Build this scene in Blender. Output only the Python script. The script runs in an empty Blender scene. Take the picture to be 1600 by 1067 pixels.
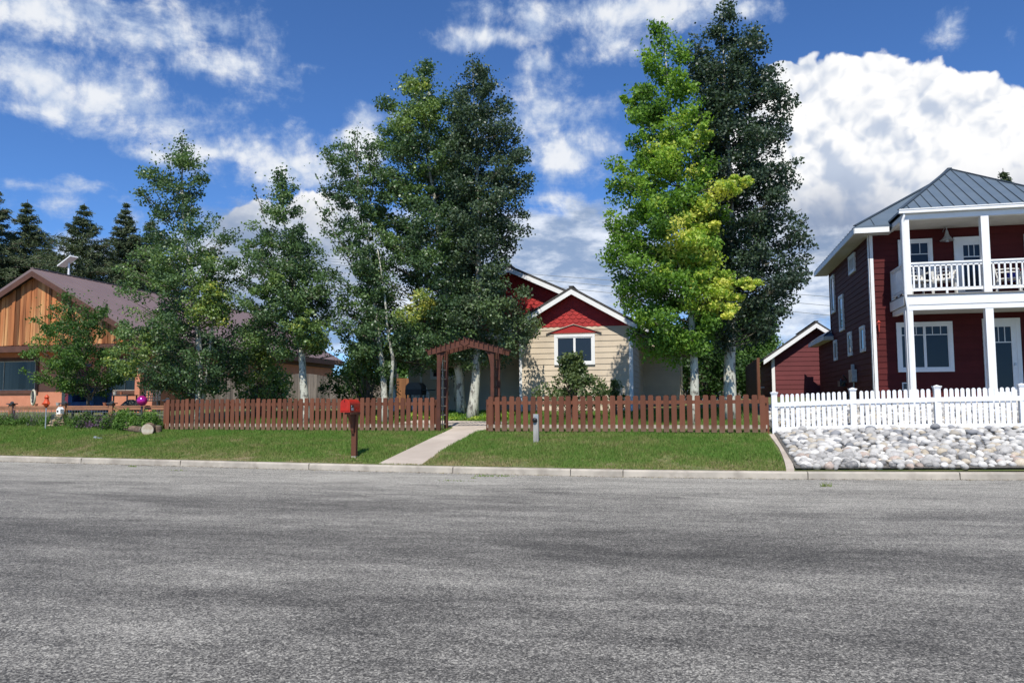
import bpy, math, random
import numpy as np
from math import radians as R
random.seed(7); rng=np.random.default_rng(7)
S=bpy.context.scene; C=S.collection
# ============================================================ camera
F=1225.; H=1.35; PHI=R(13.1); ROLL=0.004; PIT=math.atan(99.5/F)
def va(*a): return np.array(a,float)
fw=va(-math.sin(PHI)*math.cos(PIT),math.cos(PHI)*math.cos(PIT),math.sin(PIT))
rt=va(math.cos(PHI),math.sin(PHI),0); up=np.cross(rt,fw)
r2=rt*math.cos(ROLL)-up*math.sin(ROLL); u2=up*math.cos(ROLL)+rt*math.sin(ROLL)
from mathutils import Matrix, Vector
cd=bpy.data.cameras.new('camera'); cam=bpy.data.objects.new('camera',cd); C.objects.link(cam)
cam.matrix_world=Matrix(((r2[0],u2[0],-fw[0],0),(r2[1],u2[1],-fw[1],0),(r2[2],u2[2],-fw[2],H),(0,0,0,1)))
cd.sensor_width=36; cd.lens=36*F/1600; cd.clip_end=3000; cd.clip_start=.05
S.camera=cam
def ray(x,y): return fw*F+r2*(x-800)-u2*(y-533.5)
def at(x,y,Y):
    d=ray(x,y); return va(0,0,H)+d*(Y/d[1])
def azel(x,y):
    d=ray(x,y); d=d/np.linalg.norm(d); return math.atan2(d[0],d[1]),math.asin(d[2])
# ============================================================ light and sky
SUN_AZ=R(5); SUN_EL=R(54)         # sun behind the viewer, a little to the right
sd=Vector((math.sin(SUN_AZ)*math.cos(SUN_EL),-math.cos(SUN_AZ)*math.cos(SUN_EL),math.sin(SUN_EL)))
ld=bpy.data.lights.new('sun','SUN'); ld.energy=5.0; ld.angle=R(.5); ld.color=(1,.955,.88)
lo=bpy.data.objects.new('sun',ld); C.objects.link(lo); lo.rotation_euler=(-sd).to_track_quat('-Z','Y').to_euler()
W=bpy.data.worlds.new('World'); S.world=W; W.use_nodes=True
S.view_settings.view_transform='Standard'; S.view_settings.look='None'; S.view_settings.gamma=1
S.view_settings.exposure=0.12
S.cycles.max_bounces=5; S.cycles.diffuse_bounces=3; S.cycles.glossy_bounces=2; S.cycles.transmission_bounces=4; S.cycles.transparent_max_bounces=4
class NT:
    def __init__(s,nt): s.nt=nt; nt.nodes.clear()
    def n(s,t,**k):
        o=s.nt.nodes.new(t)
        for a,b in k.items(): setattr(o,a,b)
        return o
    def put(s,sock,v):
        if isinstance(v,bpy.types.NodeSocket): s.nt.links.new(v,sock)
        else:
            if isinstance(v,(tuple,list)) and len(v)==3 and len(getattr(sock,'default_value',(0,0,0)))==4: v=tuple(v)+(1,)
            sock.default_value=v
    def m(s,op,a,b=0.,c=None,clamp=False):
        o=s.n('ShaderNodeMath',operation=op,use_clamp=clamp); s.put(o.inputs[0],a); s.put(o.inputs[1],b)
        if c is not None: s.put(o.inputs[2],c)
        return o.outputs[0]
    def vm(s,op,a,b=None,out=0):
        o=s.n('ShaderNodeVectorMath',operation=op); s.put(o.inputs[0],a)
        if b is not None: s.put(o.inputs[1],b)
        return o.outputs[out]
    def comb(s,x,y,z):
        o=s.n('ShaderNodeCombineXYZ'); s.put(o.inputs[0],x); s.put(o.inputs[1],y); s.put(o.inputs[2],z); return o.outputs[0]
    def noise(s,vec,scale,detail=4,rough=.55,dist=0,col=False):
        o=s.n('ShaderNodeTexNoise'); s.put(o.inputs['Vector'],vec); s.put(o.inputs['Scale'],scale)
        o.inputs['Detail'].default_value=detail; o.inputs['Roughness'].default_value=rough; o.inputs['Distortion'].default_value=dist
        return o.outputs['Color' if col else 'Fac']
    def vor(s,vec,scale,feature='F1',out='Distance'):
        o=s.n('ShaderNodeTexVoronoi',feature=feature); s.put(o.inputs['Vector'],vec); s.put(o.inputs['Scale'],scale); return o.outputs[out]
    def mix(s,f,a,b):
        o=s.n('ShaderNodeMix',data_type='RGBA'); s.put(o.inputs[0],f); s.put(o.inputs[6],a); s.put(o.inputs[7],b); return o.outputs[2]
    def ss(s,v,a,b,lo=0.,hi=1.):
        o=s.n('ShaderNodeMapRange',interpolation_type='SMOOTHSTEP'); s.put(o.inputs[0],v); s.put(o.inputs[1],a); s.put(o.inputs[2],b); s.put(o.inputs[3],lo); s.put(o.inputs[4],hi); return o.outputs[0]
    def ramp(s,f,stops):
        o=s.n('ShaderNodeValToRGB'); s.put(o.inputs[0],f); e=o.color_ramp.elements
        while len(e)<len(stops): e.new(.5)
        for q,(p,c) in zip(e,stops): q.position=p; q.color=tuple(c)+(1,)
        return o.outputs[0]
w=NT(W.node_tree)
sky=w.n('ShaderNodeTexSky',sky_type='NISHITA',sun_disc=False,sun_elevation=SUN_EL,sun_rotation=math.pi-SUN_AZ,altitude=2400,air_density=1.0,dust_density=.15,ozone_density=3.0)
tc=w.n('ShaderNodeTexCoord'); sep=w.n('ShaderNodeSeparateXYZ'); w.put(sep.inputs[0],tc.outputs['Generated'])
dx,dy,dz=sep.outputs
az=w.m('ARCTAN2',dx,dy); el=w.m('ARCSINE',dz)
ae=w.comb(az,el,0.)
skyc=w.vm('MULTIPLY',sky.outputs[0],(.72,1.08,1.50))
# wind-drawn high cloud lives on a plane overhead, cumulus in azimuth / elevation
inv=w.m('DIVIDE',1.,w.m('MAXIMUM',w.m('ADD',dz,.12),.02))
hp=w.comb(w.m('MULTIPLY',dx,inv),w.m('MULTIPLY',dy,inv),0.)
n1=w.noise(hp,1.9,10,.66,.35)
n2=w.noise(w.vm('ADD',ae,(3.1,1.7,0)),13.,10,.66,.2)
n3=w.noise(w.vm('ADD',ae,(7.1,4.7,.5)),22.,6,.6)
def blobs(lst):
    """soft maximum of ellipses, each given as direction + angular radii"""
    r=None
    for (x,y,rx,ry,h) in lst:
        a,e=azel(x,y); k=F
        v=w.vm('MULTIPLY',w.vm('SUBTRACT',ae,(a,e,0)),(k/rx,k/ry,0))
        d=w.m('MULTIPLY_ADD',w.vm('LENGTH',v,out=1),-h,h)
        r=d if r is None else w.m('SMOOTH_MAX',r,d,.15)
    return r
# --- thin white sheets, upper left and upper middle
A=blobs([(90,20,230,60,1),(300,60,150,75,1),(360,95,100,45,1),(150,150,210,55,1),(60,120,160,60,1),(250,200,130,45,1),(40,170,90,18,.6),
         (350,240,190,42,1),(470,262,160,60,1),(560,235,70,45,.9),(585,185,60,22,.6),(240,243,80,25,.8),(60,290,70,14,.5),(120,289,40,14,.6),(420,215,120,10,.4),(480,104,30,12,.4),
         (960,20,300,45,1),(960,70,110,50,1),(770,58,110,26,.8),(1165,18,75,28,.8),(840,100,45,30,.7),(850,170,110,70,.9),(880,250,110,70,1),(850,310,120,40,.8),(1680,20,40,30,.3),(1480,45,22,40,.45),(210,340,90,40,.6),(100,330,90,30,.5)])
# --- low grey-white band over the houses
Bb=blobs([(880,400,260,95,1),(820,350,90,40,.8),(1000,440,220,90,1),(640,430,260,110,.9),(420,420,190,130,.9),(180,420,200,70,.35),(1230,440,170,110,1.2),(1350,440,120,60,1.1),(1500,440,200,90,.7),(300,520,300,60,.6)])
fB=w.m('MULTIPLY_ADD',w.m('SUBTRACT',n2,.5),1.5,Bb)
fB=w.m('MULTIPLY_ADD',w.m('SUBTRACT',n1,.5),.8,fB)
mB=w.ss(fB,.05,.5)
# --- towering cumulus on the right and the smaller one left of the middle
Cb=blobs([(1250,190,80,90,1.3),(1335,185,100,95,1.3),(1215,260,90,120,1.3),(1290,240,110,110,1.3),(1415,222,115,112,1.3),(1510,240,105,112,1.3),(1610,272,120,112,1.3),(1330,310,190,105,1.3),(1500,340,200,130,1.3),(1222,125,36,30,1.2),(1375,128,46,32,1.1),(1700,310,150,140,1.3),(1800,380,150,130,1),
          (420,385,95,75,1.25),(490,400,105,105,1.25),(370,430,85,75,1.2),(560,440,80,100,1.1)])
def billow(vec):
    """rounded cauliflower lumps: folded noise in three sizes"""
    o=None
    for sc_,am in ((11.,.62),(24.,.36),(52.,.20)):
        q=w.m('MULTIPLY',w.m('ABSOLUTE',w.m('SUBTRACT',w.noise(vec,sc_,1.5,.5),.5)),am*4.2); o=q if o is None else w.m('ADD',o,q)
    return w.m('SUBTRACT',o,.48)
warp=w.vm('ADD',ae,w.vm('SCALE',w.noise(ae,9.,4,.55,0,True),None))
warp.node.inputs[1].links[0].from_node.inputs['Scale'].default_value=.05
pf=billow(warp); pf2=billow(w.vm('ADD',warp,(.006,.014,0)))
fA=w.m('MULTIPLY_ADD',w.m('SUBTRACT',n1,.5),1.7,A)
fA=w.m('MULTIPLY_ADD',w.m('SUBTRACT',n2,.5),2.5,fA); fA=w.m('MULTIPLY_ADD',pf,.35,fA)
mA=w.ss(fA,.04,.92)
fC=w.m('MULTIPLY_ADD',pf,.40,Cb); fC=w.m('MULTIPLY_ADD',w.m('SUBTRACT',n2,.5),.30,fC)
mC=w.ss(fC,.03,.12)
# shading
below=w.ss(w.m('MULTIPLY_ADD',w.m('SUBTRACT',w.noise(ae,7.,5,.6),.5),.10,el),azel(1300,400)[1],azel(1300,255)[1])     # cumulus tops are sunlit, bases grey
lum=w.m('MULTIPLY_ADD',w.m('SUBTRACT',pf,pf2),.85,.88)
lum=w.m('MULTIPLY_ADD',w.m('SUBTRACT',w.noise(ae,6.,6,.55),.5),1.2,lum)
cCt=w.mix(w.ss(lum,.45,1.05),(.50,.57,.70),(.97,.965,.96))
cC=w.mix(below,(.20,.27,.42),cCt)
cA=w.mix(w.ss(w.m('MULTIPLY_ADD',w.m('SUBTRACT',pf,pf2),.9,fA),.2,1.25),(.46,.56,.74),(.84,.86,.89))
cB=w.mix(w.ss(w.noise(w.vm('MULTIPLY',ae,(1,2.4,1)),11.,6,.6),.40,.66),(.27,.36,.52),(.84,.88,.94))
col=w.mix(w.m('MULTIPLY',mA,.93),w.vm('SCALE',skyc) ,cA)
sc=col.node
# scale sky to its strength before the clouds are laid over it
sk=w.n('ShaderNodeVectorMath',operation='SCALE'); w.put(sk.inputs[0],skyc); sk.inputs['Scale'].default_value=.096
w.put(sc.inputs[6],sk.outputs[0])
col=w.mix(w.m('MULTIPLY',mC,1.),col,cC)
col2=w.mix(w.m('MULTIPLY',w.m('MULTIPLY',mB,.9),w.m('SUBTRACT',1.,w.m('MULTIPLY',mC,w.m('MULTIPLY_ADD',below,.8,.2)))),col,cB)
# below the horizon
col2=w.mix(w.ss(el,-.02,.0),(.25,.25,.22),col2)
bg=w.n('ShaderNodeBackground'); w.put(bg.inputs[0],col2); bg.inputs[1].default_value=1.0
ow=w.n('ShaderNodeOutputWorld'); w.put(ow.inputs[0],bg.outputs[0])
try: W.cycles.sampling_method='MANUAL'; W.cycles.sample_map_resolution=512
except Exception: pass
# ============================================================ materials
def mat(name,c1,c2=None,scale=6.,rough=.7,detail=5,bump=0.,bscale=None,stretch=(1,1,1),tint=0.,rnd=0.,spec=.3,c3=None,s3=1.2,amt3=.5,metal=0.,coords='Object',thr=(.35,.65),splash=None):
    m=bpy.data.materials.new(name); m.use_nodes=True; t=NT(m.node_tree)
    tcn=t.n('ShaderNodeTexCoord'); v=t.vm('MULTIPLY',tcn.outputs[coords],stretch)
    c2=c2 or tuple(x*.8 for x in c1)
    nz=t.noise(v,scale,detail,.6)
    col=t.mix(t.ss(nz,thr[0],thr[1]),c1,c2)
    if c3: col=t.mix(t.m('MULTIPLY',t.ss(t.noise(v,s3,4,.6),.45,.7),amt3),col,c3)
    if tint or rnd:
        f=1.
        if tint:
            at_=t.n('ShaderNodeAttribute',attribute_name='tint'); f=t.m('MULTIPLY_ADD',t.m('SUBTRACT',at_.outputs['Fac'],.5),2*tint,1.)
        if rnd:
            oi=t.n('ShaderNodeObjectInfo'); f=t.m('MULTIPLY',f,t.m('MULTIPLY_ADD',t.m('SUBTRACT',oi.outputs['Random'],.5),2*rnd,1.))
        sc=t.n('ShaderNodeVectorMath',operation='SCALE'); t.put(sc.inputs[0],col); t.put(sc.inputs['Scale'],f); col=sc.outputs[0]
    if splash:      # dried mud splashed up the foot of the board, worn pale top
        sz=t.n('ShaderNodeSeparateXYZ'); t.put(sz.inputs[0],tcn.outputs['Object']); oj=t.n('ShaderNodeObjectInfo'); sh=t.vm('ADD',tcn.outputs['Object'],oj.outputs['Location'])
        k=t.m('MULTIPLY',t.ss(t.m('MULTIPLY_ADD',t.noise(sh,9.,4,.6),-.22,sz.outputs[2]),-.10,.10,1.,0.),.55); col=t.mix(k,col,splash)
        st=t.m('MULTIPLY',t.ss(t.noise(t.vm('MULTIPLY',sh,(14,14,1.4)),1.,5,.65),.52,.72),.45); col=t.mix(st,col,tuple(x*.55 for x in c1))
    p=t.n('ShaderNodeBsdfPrincipled'); t.put(p.inputs['Base Color'],col); p.inputs['Roughness'].default_value=rough
    p.inputs['Specular IOR Level'].default_value=spec; p.inputs['Metallic'].default_value=metal
    if bump:
        b=t.n('ShaderNodeBump'); b.inputs['Strength'].default_value=bump; b.inputs['Distance'].default_value=.02
        t.put(b.inputs['Height'],t.noise(v,bscale or scale*3,5,.6)); t.put(p.inputs['Normal'],b.outputs[0])
    o=t.n('ShaderNodeOutputMaterial'); t.put(o.inputs[0],p.outputs[0])
    return m
def leafmat(name,stops,trans=.35,rough=.45,spec=.35):
    m=bpy.data.materials.new(name); m.use_nodes=True; t=NT(m.node_tree)
    a=t.n('ShaderNodeAttribute',attribute_name='tint'); col=t.ramp(a.outputs['Fac'],stops)
    p=t.n('ShaderNodeBsdfPrincipled'); t.put(p.inputs['Base Color'],col); p.inputs['Roughness'].default_value=rough; p.inputs['Specular IOR Level'].default_value=spec
    tr=t.n('ShaderNodeBsdfTranslucent'); t.put(tr.inputs[0],t.vm('MULTIPLY',col,(1.3,1.5,.6)))
    mx=t.n('ShaderNodeMixShader'); mx.inputs[0].default_value=trans; t.put(mx.inputs[1],p.outputs[0]); t.put(mx.inputs[2],tr.outputs[0])
    o=t.n('ShaderNodeOutputMaterial'); t.put(o.inputs[0],mx.outputs[0]); return m
def glassmat(name,tintc=(.02,.03,.045)):
    m=bpy.data.materials.new(name); m.use_nodes=True; t=NT(m.node_tree)
    p=t.n('ShaderNodeBsdfPrincipled'); p.inputs['Base Color'].default_value=tintc+(1,); p.inputs['Roughness'].default_value=.04; p.inputs['Specular IOR Level'].default_value=.22
    tcn=t.n('ShaderNodeTexCoord'); b=t.n('ShaderNodeBump'); b.inputs['Strength'].default_value=.05; t.put(b.inputs['Height'],t.noise(tcn.outputs['Object'],1.5,2)); t.put(p.inputs['Normal'],b.outputs[0])
    o=t.n('ShaderNodeOutputMaterial'); t.put(o.inputs[0],p.outputs[0]); return m
def clearglass(name):
    m=bpy.data.materials.new(name); m.use_nodes=True; t=NT(m.node_tree)
    tr=t.n('ShaderNodeBsdfTransparent'); tr.inputs[0].default_value=(.75,.8,.82,1); gl=t.n('ShaderNodeBsdfGlossy'); gl.inputs['Roughness'].default_value=.03
    fr=t.n('ShaderNodeFresnel'); fr.inputs[0].default_value=1.6
    mx=t.n('ShaderNodeMixShader'); t.put(mx.inputs[0],fr.outputs[0]); t.put(mx.inputs[1],tr.outputs[0]); t.put(mx.inputs[2],gl.outputs[0])
    o=t.n('ShaderNodeOutputMaterial'); t.put(o.inputs[0],mx.outputs[0]); return m
# ============================================================ mesh helpers
class MB:
    def __init__(s): s.v=[]; s.f=[]; s.t=[]
    def add(s,vs,fs,t=.5):
        k=len(s.v); s.v+= [tuple(float(c) for c in p) for p in vs]; s.f+=[tuple(i+k for i in f) for f in fs]; s.t+=[t]*len(fs); return s
    def box(s,x0,y0,z0,x1,y1,z1,t=.5): return s.mbox(lambda u,d,z:(u,d,z),x0,y0,z0,x1,y1,z1,t)
    def mbox(s,m,u0,d0,z0,u1,d1,z1,t=.5):
        vs=[m(u,d,z) for u in (u0,u1) for d in (d0,d1) for z in (z0,z1)]
        return s.add(vs,[(0,1,3,2),(4,6,7,5),(0,4,5,1),(2,3,7,6),(0,2,6,4),(1,5,7,3)],t)
    def bar(s,a,b,w,h=None,upv=(0,0,1),t=.5):
        a=va(*a);b=va(*b); h=h or w; d=b-a; d/=np.linalg.norm(d)+1e-9; sx=np.cross(d,va(*upv))
        if np.linalg.norm(sx)<1e-4: sx=np.cross(d,va(0,1,0))
        sx/=np.linalg.norm(sx); uz=np.cross(sx,d)
        vs=[p+sx*i*w/2+uz*j*h/2 for p in (a,b) for i,j in ((-1,-1),(1,-1),(1,1),(-1,1))]
        return s.add(vs,[(3,2,1,0),(4,5,6,7),(0,1,5,4),(1,2,6,5),(2,3,7,6),(3,0,4,7)],t)
    def tube(s,pts,rad,n=8,t=.5,cap=True):
        pts=[va(*p) for p in pts]; k=len(pts)
        if not hasattr(rad,'__len__'): rad=[rad]*k
        vs=[];fs=[]; ref=va(1,0,0)
        for i,p in enumerate(pts):
            d=pts[min(i+1,k-1)]-pts[max(i-1,0)]; d=d/(np.linalg.norm(d)+1e-9)
            if abs(d@ref)>.9: ref=va(0,1,0)
            a=np.cross(d,ref); a/=np.linalg.norm(a); b=np.cross(d,a)
            for j in range(n):
                q=2*math.pi*j/n; vs.append(p+(a*math.cos(q)+b*math.sin(q))*rad[i])
        for i in range(k-1):
            for j in range(n):
                j2=(j+1)%n; fs.append((i*n+j,i*n+j2,(i+1)*n+j2,(i+1)*n+j))
        if cap: fs.append(tuple(range(n-1,-1,-1))); fs.append(tuple((k-1)*n+j for j in range(n)))
        return s.add(vs,fs,t)
    def lathe(s,prof,c=(0,0,0),n=16,t=.5,axis='z'):
        vs=[];fs=[]; k=len(prof)
        for r,z in prof:
            for j in range(n):
                q=2*math.pi*j/n; x,y=r*math.cos(q),r*math.sin(q)
                p={'z':(x,y,z),'y':(x,z,y),'x':(z,x,y)}[axis]; vs.append((c[0]+p[0],c[1]+p[1],c[2]+p[2]))
        for i in range(k-1):
            for j in range(n):
                j2=(j+1)%n; fs.append((i*n+j,i*n+j2,(i+1)*n+j2,(i+1)*n+j))
        fs.append(tuple(range(n))); fs.append(tuple((k-1)*n+j for j in range(n)))
        return s.add(vs,fs,t)
    def prism(s,m,poly,d0,d1,t=.5):
        n=len(poly); vs=[m(u,d0,z) for u,z in poly]+[m(u,d1,z) for u,z in poly]
        return s.add(vs,[tuple(range(n)),tuple(range(2*n-1,n-1,-1))]+[(i,i+n,(i+1)%n+n,(i+1)%n) for i in range(n)],t)
    def slab(s,pts,th,t=.5):
        """flat 3D polygon given by its top corners, thickened downwards"""
        n=len(pts); vs=[tuple(p) for p in pts]+[(p[0],p[1],p[2]-th) for p in pts]
        return s.add(vs,[tuple(range(n)),tuple(range(2*n-1,n-1,-1))]+[(i,i+n,(i+1)%n+n,(i+1)%n) for i in range(n)],t)
    def build(s,name,m,parent=None,smooth=False,orig=None):
        me=bpy.data.meshes.new(name); o0=va(*(orig if orig is not None else (OR.get(parent.name,(0,0,0)) if parent else (0,0,0))))
        vs=np.array(s.v)-o0 if s.v else []
        me.from_pydata([tuple(p) for p in vs],[],s.f); me.validate()
        if len(me.polygons)==len(s.t):
            a=me.attributes.new('tint','FLOAT','FACE'); a.data.foreach_set('value',s.t)
        fixnorm(me)
        if smooth: me.polygons.foreach_set('use_smooth',[True]*len(me.polygons))
        me.materials.append(m); o=bpy.data.objects.new(name,me); C.objects.link(o)
        if parent: o.parent=parent; OR[o.name]=OR.get(parent.name,(0,0,0))
        elif orig is not None: o.location=orig; OR[o.name]=tuple(orig)
        return o
import bmesh
def fixnorm(me):
    b=bmesh.new(); b.from_mesh(me); bmesh.ops.recalc_face_normals(b,faces=b.faces); b.to_mesh(me); b.free()
OR={}
def thing(name,label,cat,loc=(0,0,0),group=None):
    o=bpy.data.objects.new(name,None); C.objects.link(o); o.location=loc; OR[o.name]=tuple(float(c) for c in loc)
    o.empty_display_size=.2
    return tag(o,label,cat,group)
def tag(o,label=None,cat=None,group=None,kind=None):
    if label: o['label']=label
    if cat: o['category']=cat
    if group: o['group']=group
    if kind: o['kind']=kind
    return o
def npmesh(name,V,Fq,m,tint=None,parent=None,loc=None,smooth=False):
    """fast quad/tri mesh from numpy arrays, V in world metres"""
    me=bpy.data.meshes.new(name); k=Fq.shape[1]; o0=va(*(OR.get(parent.name,(0,0,0)) if parent else (loc or (0,0,0))))
    me.vertices.add(len(V)); me.vertices.foreach_set('co',(V-o0).astype(np.float32).ravel())
    me.loops.add(Fq.size); me.loops.foreach_set('vertex_index',Fq.astype(np.int32).ravel())
    me.polygons.add(len(Fq)); me.polygons.foreach_set('loop_start',np.arange(0,Fq.size,k,dtype=np.int32))
    try: me.polygons.foreach_set('loop_total',np.full(len(Fq),k,dtype=np.int32))
    except Exception: pass
    if tint is not None:
        a=me.attributes.new('tint','FLOAT','FACE'); a.data.foreach_set('value',tint.astype(np.float32))
    me.update(calc_edges=True); me.materials.append(m)
    o=bpy.data.objects.new(name,me); C.objects.link(o)
    if parent: o.parent=parent
    elif loc: o.location=loc
    return o
def face_front(Y0): return lambda u,d,z:(u,Y0-d,z)
def face_left(X0): return lambda u,d,z:(X0-d,u,z)
def face_right(X0): return lambda u,d,z:(X0+d,u,z)
def clip(poly,zc,keep_above):
    out=[]
    for i in range(len(poly)):
        a=poly[i];b=poly[(i+1)%len(poly)]
        ia=(a[1]>=zc)==keep_above or a[1]==zc; ib=(b[1]>=zc)==keep_above or b[1]==zc
        if ia: out.append(a)
        if ia!=ib and a[1]!=b[1]:
            t=(zc-a[1])/(b[1]-a[1]); out.append((a[0]+(b[0]-a[0])*t,zc))
    return out
def lap(mb,m,poly,pitch,z0=None,d=.004,th=.016):
    zmin=min(p[1] for p in poly); zmax=max(p[1] for p in poly); z=zmin if z0 is None else z0
    while z<zmax:
        q=clip(clip(poly,z,True),z+pitch,False)
        if len(q)>=3:
            zb=max(z,zmin); t=random.random()
            mb.add([m(u,d+th*(1-(zz-z)/pitch),zz) for u,zz in q],[tuple(range(len(q)))],t)
            us=[u for u,zz in q if abs(zz-zb)<1e-4]
            if len(us)>=2: mb.add([m(min(us),d+th,zb),m(max(us),d+th,zb),m(max(us),0,zb),m(min(us),0,zb)],[(0,1,2,3)],t)
        z+=pitch
def lerp(a,pts):
    if a<=pts[0][0]: return pts[0][1]
    for (x0,y0),(x1,y1) in zip(pts,pts[1:]):
        if a<=x1: return y0+(y1-y0)*(a-x0)/(x1-x0)
    return pts[-1][1]
KERB=[(-60,20.5),(-30,17.9),(-17.1,16.45),(-11.5,15.83),(-8.1,15.44),(-4.8,15.14),(-2.2,14.97),(-1.4,14.93),(1.84,15.1),(5.1,15.58),(12,16.8),(60,26)]
FEN=[(-60,22.5),(-15.14,20.15),(-6.45,19.62),(1.7,19.2),(5,18.5),(12,17.6),(60,27.5)]
def ky(x): return lerp(x,KERB)
def fy(x): return lerp(x,FEN)
def g(x,y):
    k=ky(x); f=fy(x)
    if y<=k: return .13
    zf=lerp(x,[(-30,1.05),(-20,.92),(-15.5,.66),(1.5,.66),(2.5,.72),(6,.78)]); t=(y-k)/(f-k)
    if t<1: return .13+(zf-.13)*t
    z2=lerp(x,[(-20,1.1),(-9,1.1),(-1,1.1),(3,1.3)])
    return lerp(y-f,[(0,zf),(5,z2),(16,z2+.35),(60,z2+.45)])
# ---- shared materials
M={}
M['white']=mat('white_paint',(.84,.84,.82),(.79,.79,.77),3.,.5,rnd=.02)
M['vinyl']=mat('white_vinyl',(.84,.84,.84),(.80,.80,.79),3.,.4,spec=.4)
M['glass']=glassmat('dark_window_glass'); M['clear']=clearglass('clear_glass')
M['redstain']=mat('redwood_stain',(.150,.054,.029),(.108,.038,.021),2.2,.75,bump=.25,bscale=30,stretch=(1,1,.25),rnd=.24,c3=(.22,.10,.06),s3=1.1,amt3=.75,thr=(.4,.7))
M['picketstain']=mat('picket_stain',(.160,.058,.031),(.115,.041,.023),2.2,.78,bump=.25,bscale=30,stretch=(1,1,.25),rnd=.26,c3=(.23,.105,.062),s3=1.1,amt3=.75,thr=(.4,.7),splash=(.20,.15,.10))
M['weathered']=mat('weathered_wood',(.52,.46,.38),(.34,.29,.23),3.,.85,bump=.3,bscale=20,rnd=.1)
M['greywood']=mat('grey_weathered_boards',(.17,.145,.125),(.08,.07,.062),3.5,.9,bump=.4,bscale=25,stretch=(1,1,.2),tint=.35,rnd=.25,c3=(.24,.2,.16))
M['black']=mat('black_plastic',(.02,.02,.022),None,3,.4)
M['darkmetal']=mat('dark_metal',(.05,.055,.06),None,8,.45,spec=.5)
M['steel']=mat('galvanised_steel',(.55,.57,.58),(.4,.42,.43),10,.4,metal=.6)
M['concrete']=mat('pale_concrete',(.47,.42,.345),(.36,.325,.27),1.6,.9,bump=.25,bscale=60,coords='Object',c3=(.25,.22,.18),s3=2.2,amt3=.7)
M['path']=mat('path_concrete',(.50,.43,.36),(.42,.36,.30),1.3,.9,bump=.2,bscale=60,c3=(.36,.30,.25),s3=.7,amt3=.5)
M['asphaltfill']=mat('joint_dark',(.06,.055,.05),None,20,.95)
def asphalt():
    m=bpy.data.materials.new('chip_seal_asphalt'); m.use_nodes=True; t=NT(m.node_tree)
    v=t.n('ShaderNodeTexCoord').outputs['Object']
    fine=t.noise(v,135.,2,.7); vo=t.vor(v,105.,'F1','Color')
    vs=t.n('ShaderNodeSeparateColor'); t.put(vs.inputs[0],vo)
    vo2=t.n('ShaderNodeSeparateColor'); t.put(vo2.inputs[0],t.vor(t.vm('ADD',v,(9,4,0)),48.,'F1','Color'))
    wear=t.noise(t.vm('MULTIPLY',v,(.22,.70,1)),1.,8,.70,.8)
    wear2=t.noise(t.vm('MULTIPLY',v,(.5,1.6,1)),2.6,5,.6,.6)
    # tar-rich tracks run with the street
    sy=t.n('ShaderNodeSeparateXYZ'); t.put(sy.inputs[0],v)
    yy=t.m('MULTIPLY_ADD',t.noise(t.vm('MULTIPLY',v,(.25,.25,1)),1.,3),1.3,sy.outputs[1])
    tr=None
    for c,wd,a in ((5.6,.9,.08),(8.0,1.1,.15),(10.9,.6,.08),(12.6,.45,.04)):
        q=t.m('MULTIPLY',t.ss(t.m('ABSOLUTE',t.m('SUBTRACT',yy,c)),0.,wd,1.,0.),a); tr=q if tr is None else t.m('ADD',tr,q)
    f=t.m('MULTIPLY_ADD',t.m('SUBTRACT',wear,.5),.85,.5); f=t.m('MULTIPLY_ADD',t.m('SUBTRACT',wear2,.5),.5,f); f=t.m('SUBTRACT',f,tr)
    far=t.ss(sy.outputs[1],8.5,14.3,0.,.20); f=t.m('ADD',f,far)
    g1=t.m('MULTIPLY_ADD',t.m('SUBTRACT',vs.outputs[0],.5),.64,f); g1=t.m('MULTIPLY_ADD',t.m('SUBTRACT',fine,.5),.66,g1); g1=t.m('MULTIPLY_ADD',t.ss(vs.outputs[1],.93,.95),.22,g1)
    g1=t.m('MULTIPLY_ADD',t.m('SUBTRACT',vo2.outputs[0],.5),.20,g1)
    col=t.ramp(g1,[(.05,(.032,.031,.028)),(.36,(.094,.089,.080)),(.62,(.212,.201,.178)),(.95,(.50,.475,.41))])
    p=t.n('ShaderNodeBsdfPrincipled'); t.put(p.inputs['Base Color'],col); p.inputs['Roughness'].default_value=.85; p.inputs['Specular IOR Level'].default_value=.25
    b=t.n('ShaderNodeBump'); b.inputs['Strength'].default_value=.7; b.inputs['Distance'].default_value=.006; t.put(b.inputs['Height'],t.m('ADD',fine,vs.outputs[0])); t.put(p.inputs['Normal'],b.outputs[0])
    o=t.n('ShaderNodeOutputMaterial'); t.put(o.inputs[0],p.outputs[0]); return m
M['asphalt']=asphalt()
def soil():
    m=bpy.data.materials.new('lawn_soil'); m.use_nodes=True; t=NT(m.node_tree)
    v=t.n('ShaderNodeTexCoord').outputs['Object']
    c=t.mix(t.ss(t.noise(v,3.,6,.65),.35,.62),(.085,.12,.026),(.14,.145,.05)); c=t.mix(t.ss(t.noise(v,.9,5,.6),.54,.70),c,(.22,.165,.095))
    p=t.n('ShaderNodeBsdfPrincipled'); t.put(p.inputs['Base Color'],c); p.inputs['Roughness'].default_value=.95
    o=t.n('ShaderNodeOutputMaterial'); t.put(o.inputs[0],p.outputs[0]); return m
M['soil']=soil()
# ============================================================ the ground
def polyrow(xs,fn): return [fn(x) for x in xs]
XS=sorted(set([x for x in np.arange(-60,60.1,1.)]+[p[0] for p in KERB]))
mb=MB()
for a,b in zip(XS,XS[1:]): mb.add([(a,-40,0),(b,-40,0),(b,ky(b)-.0,0),(a,ky(a)-.0,0)],[(0,1,2,3)])
tag(mb.build('road',M['asphalt']),kind='structure')
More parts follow.
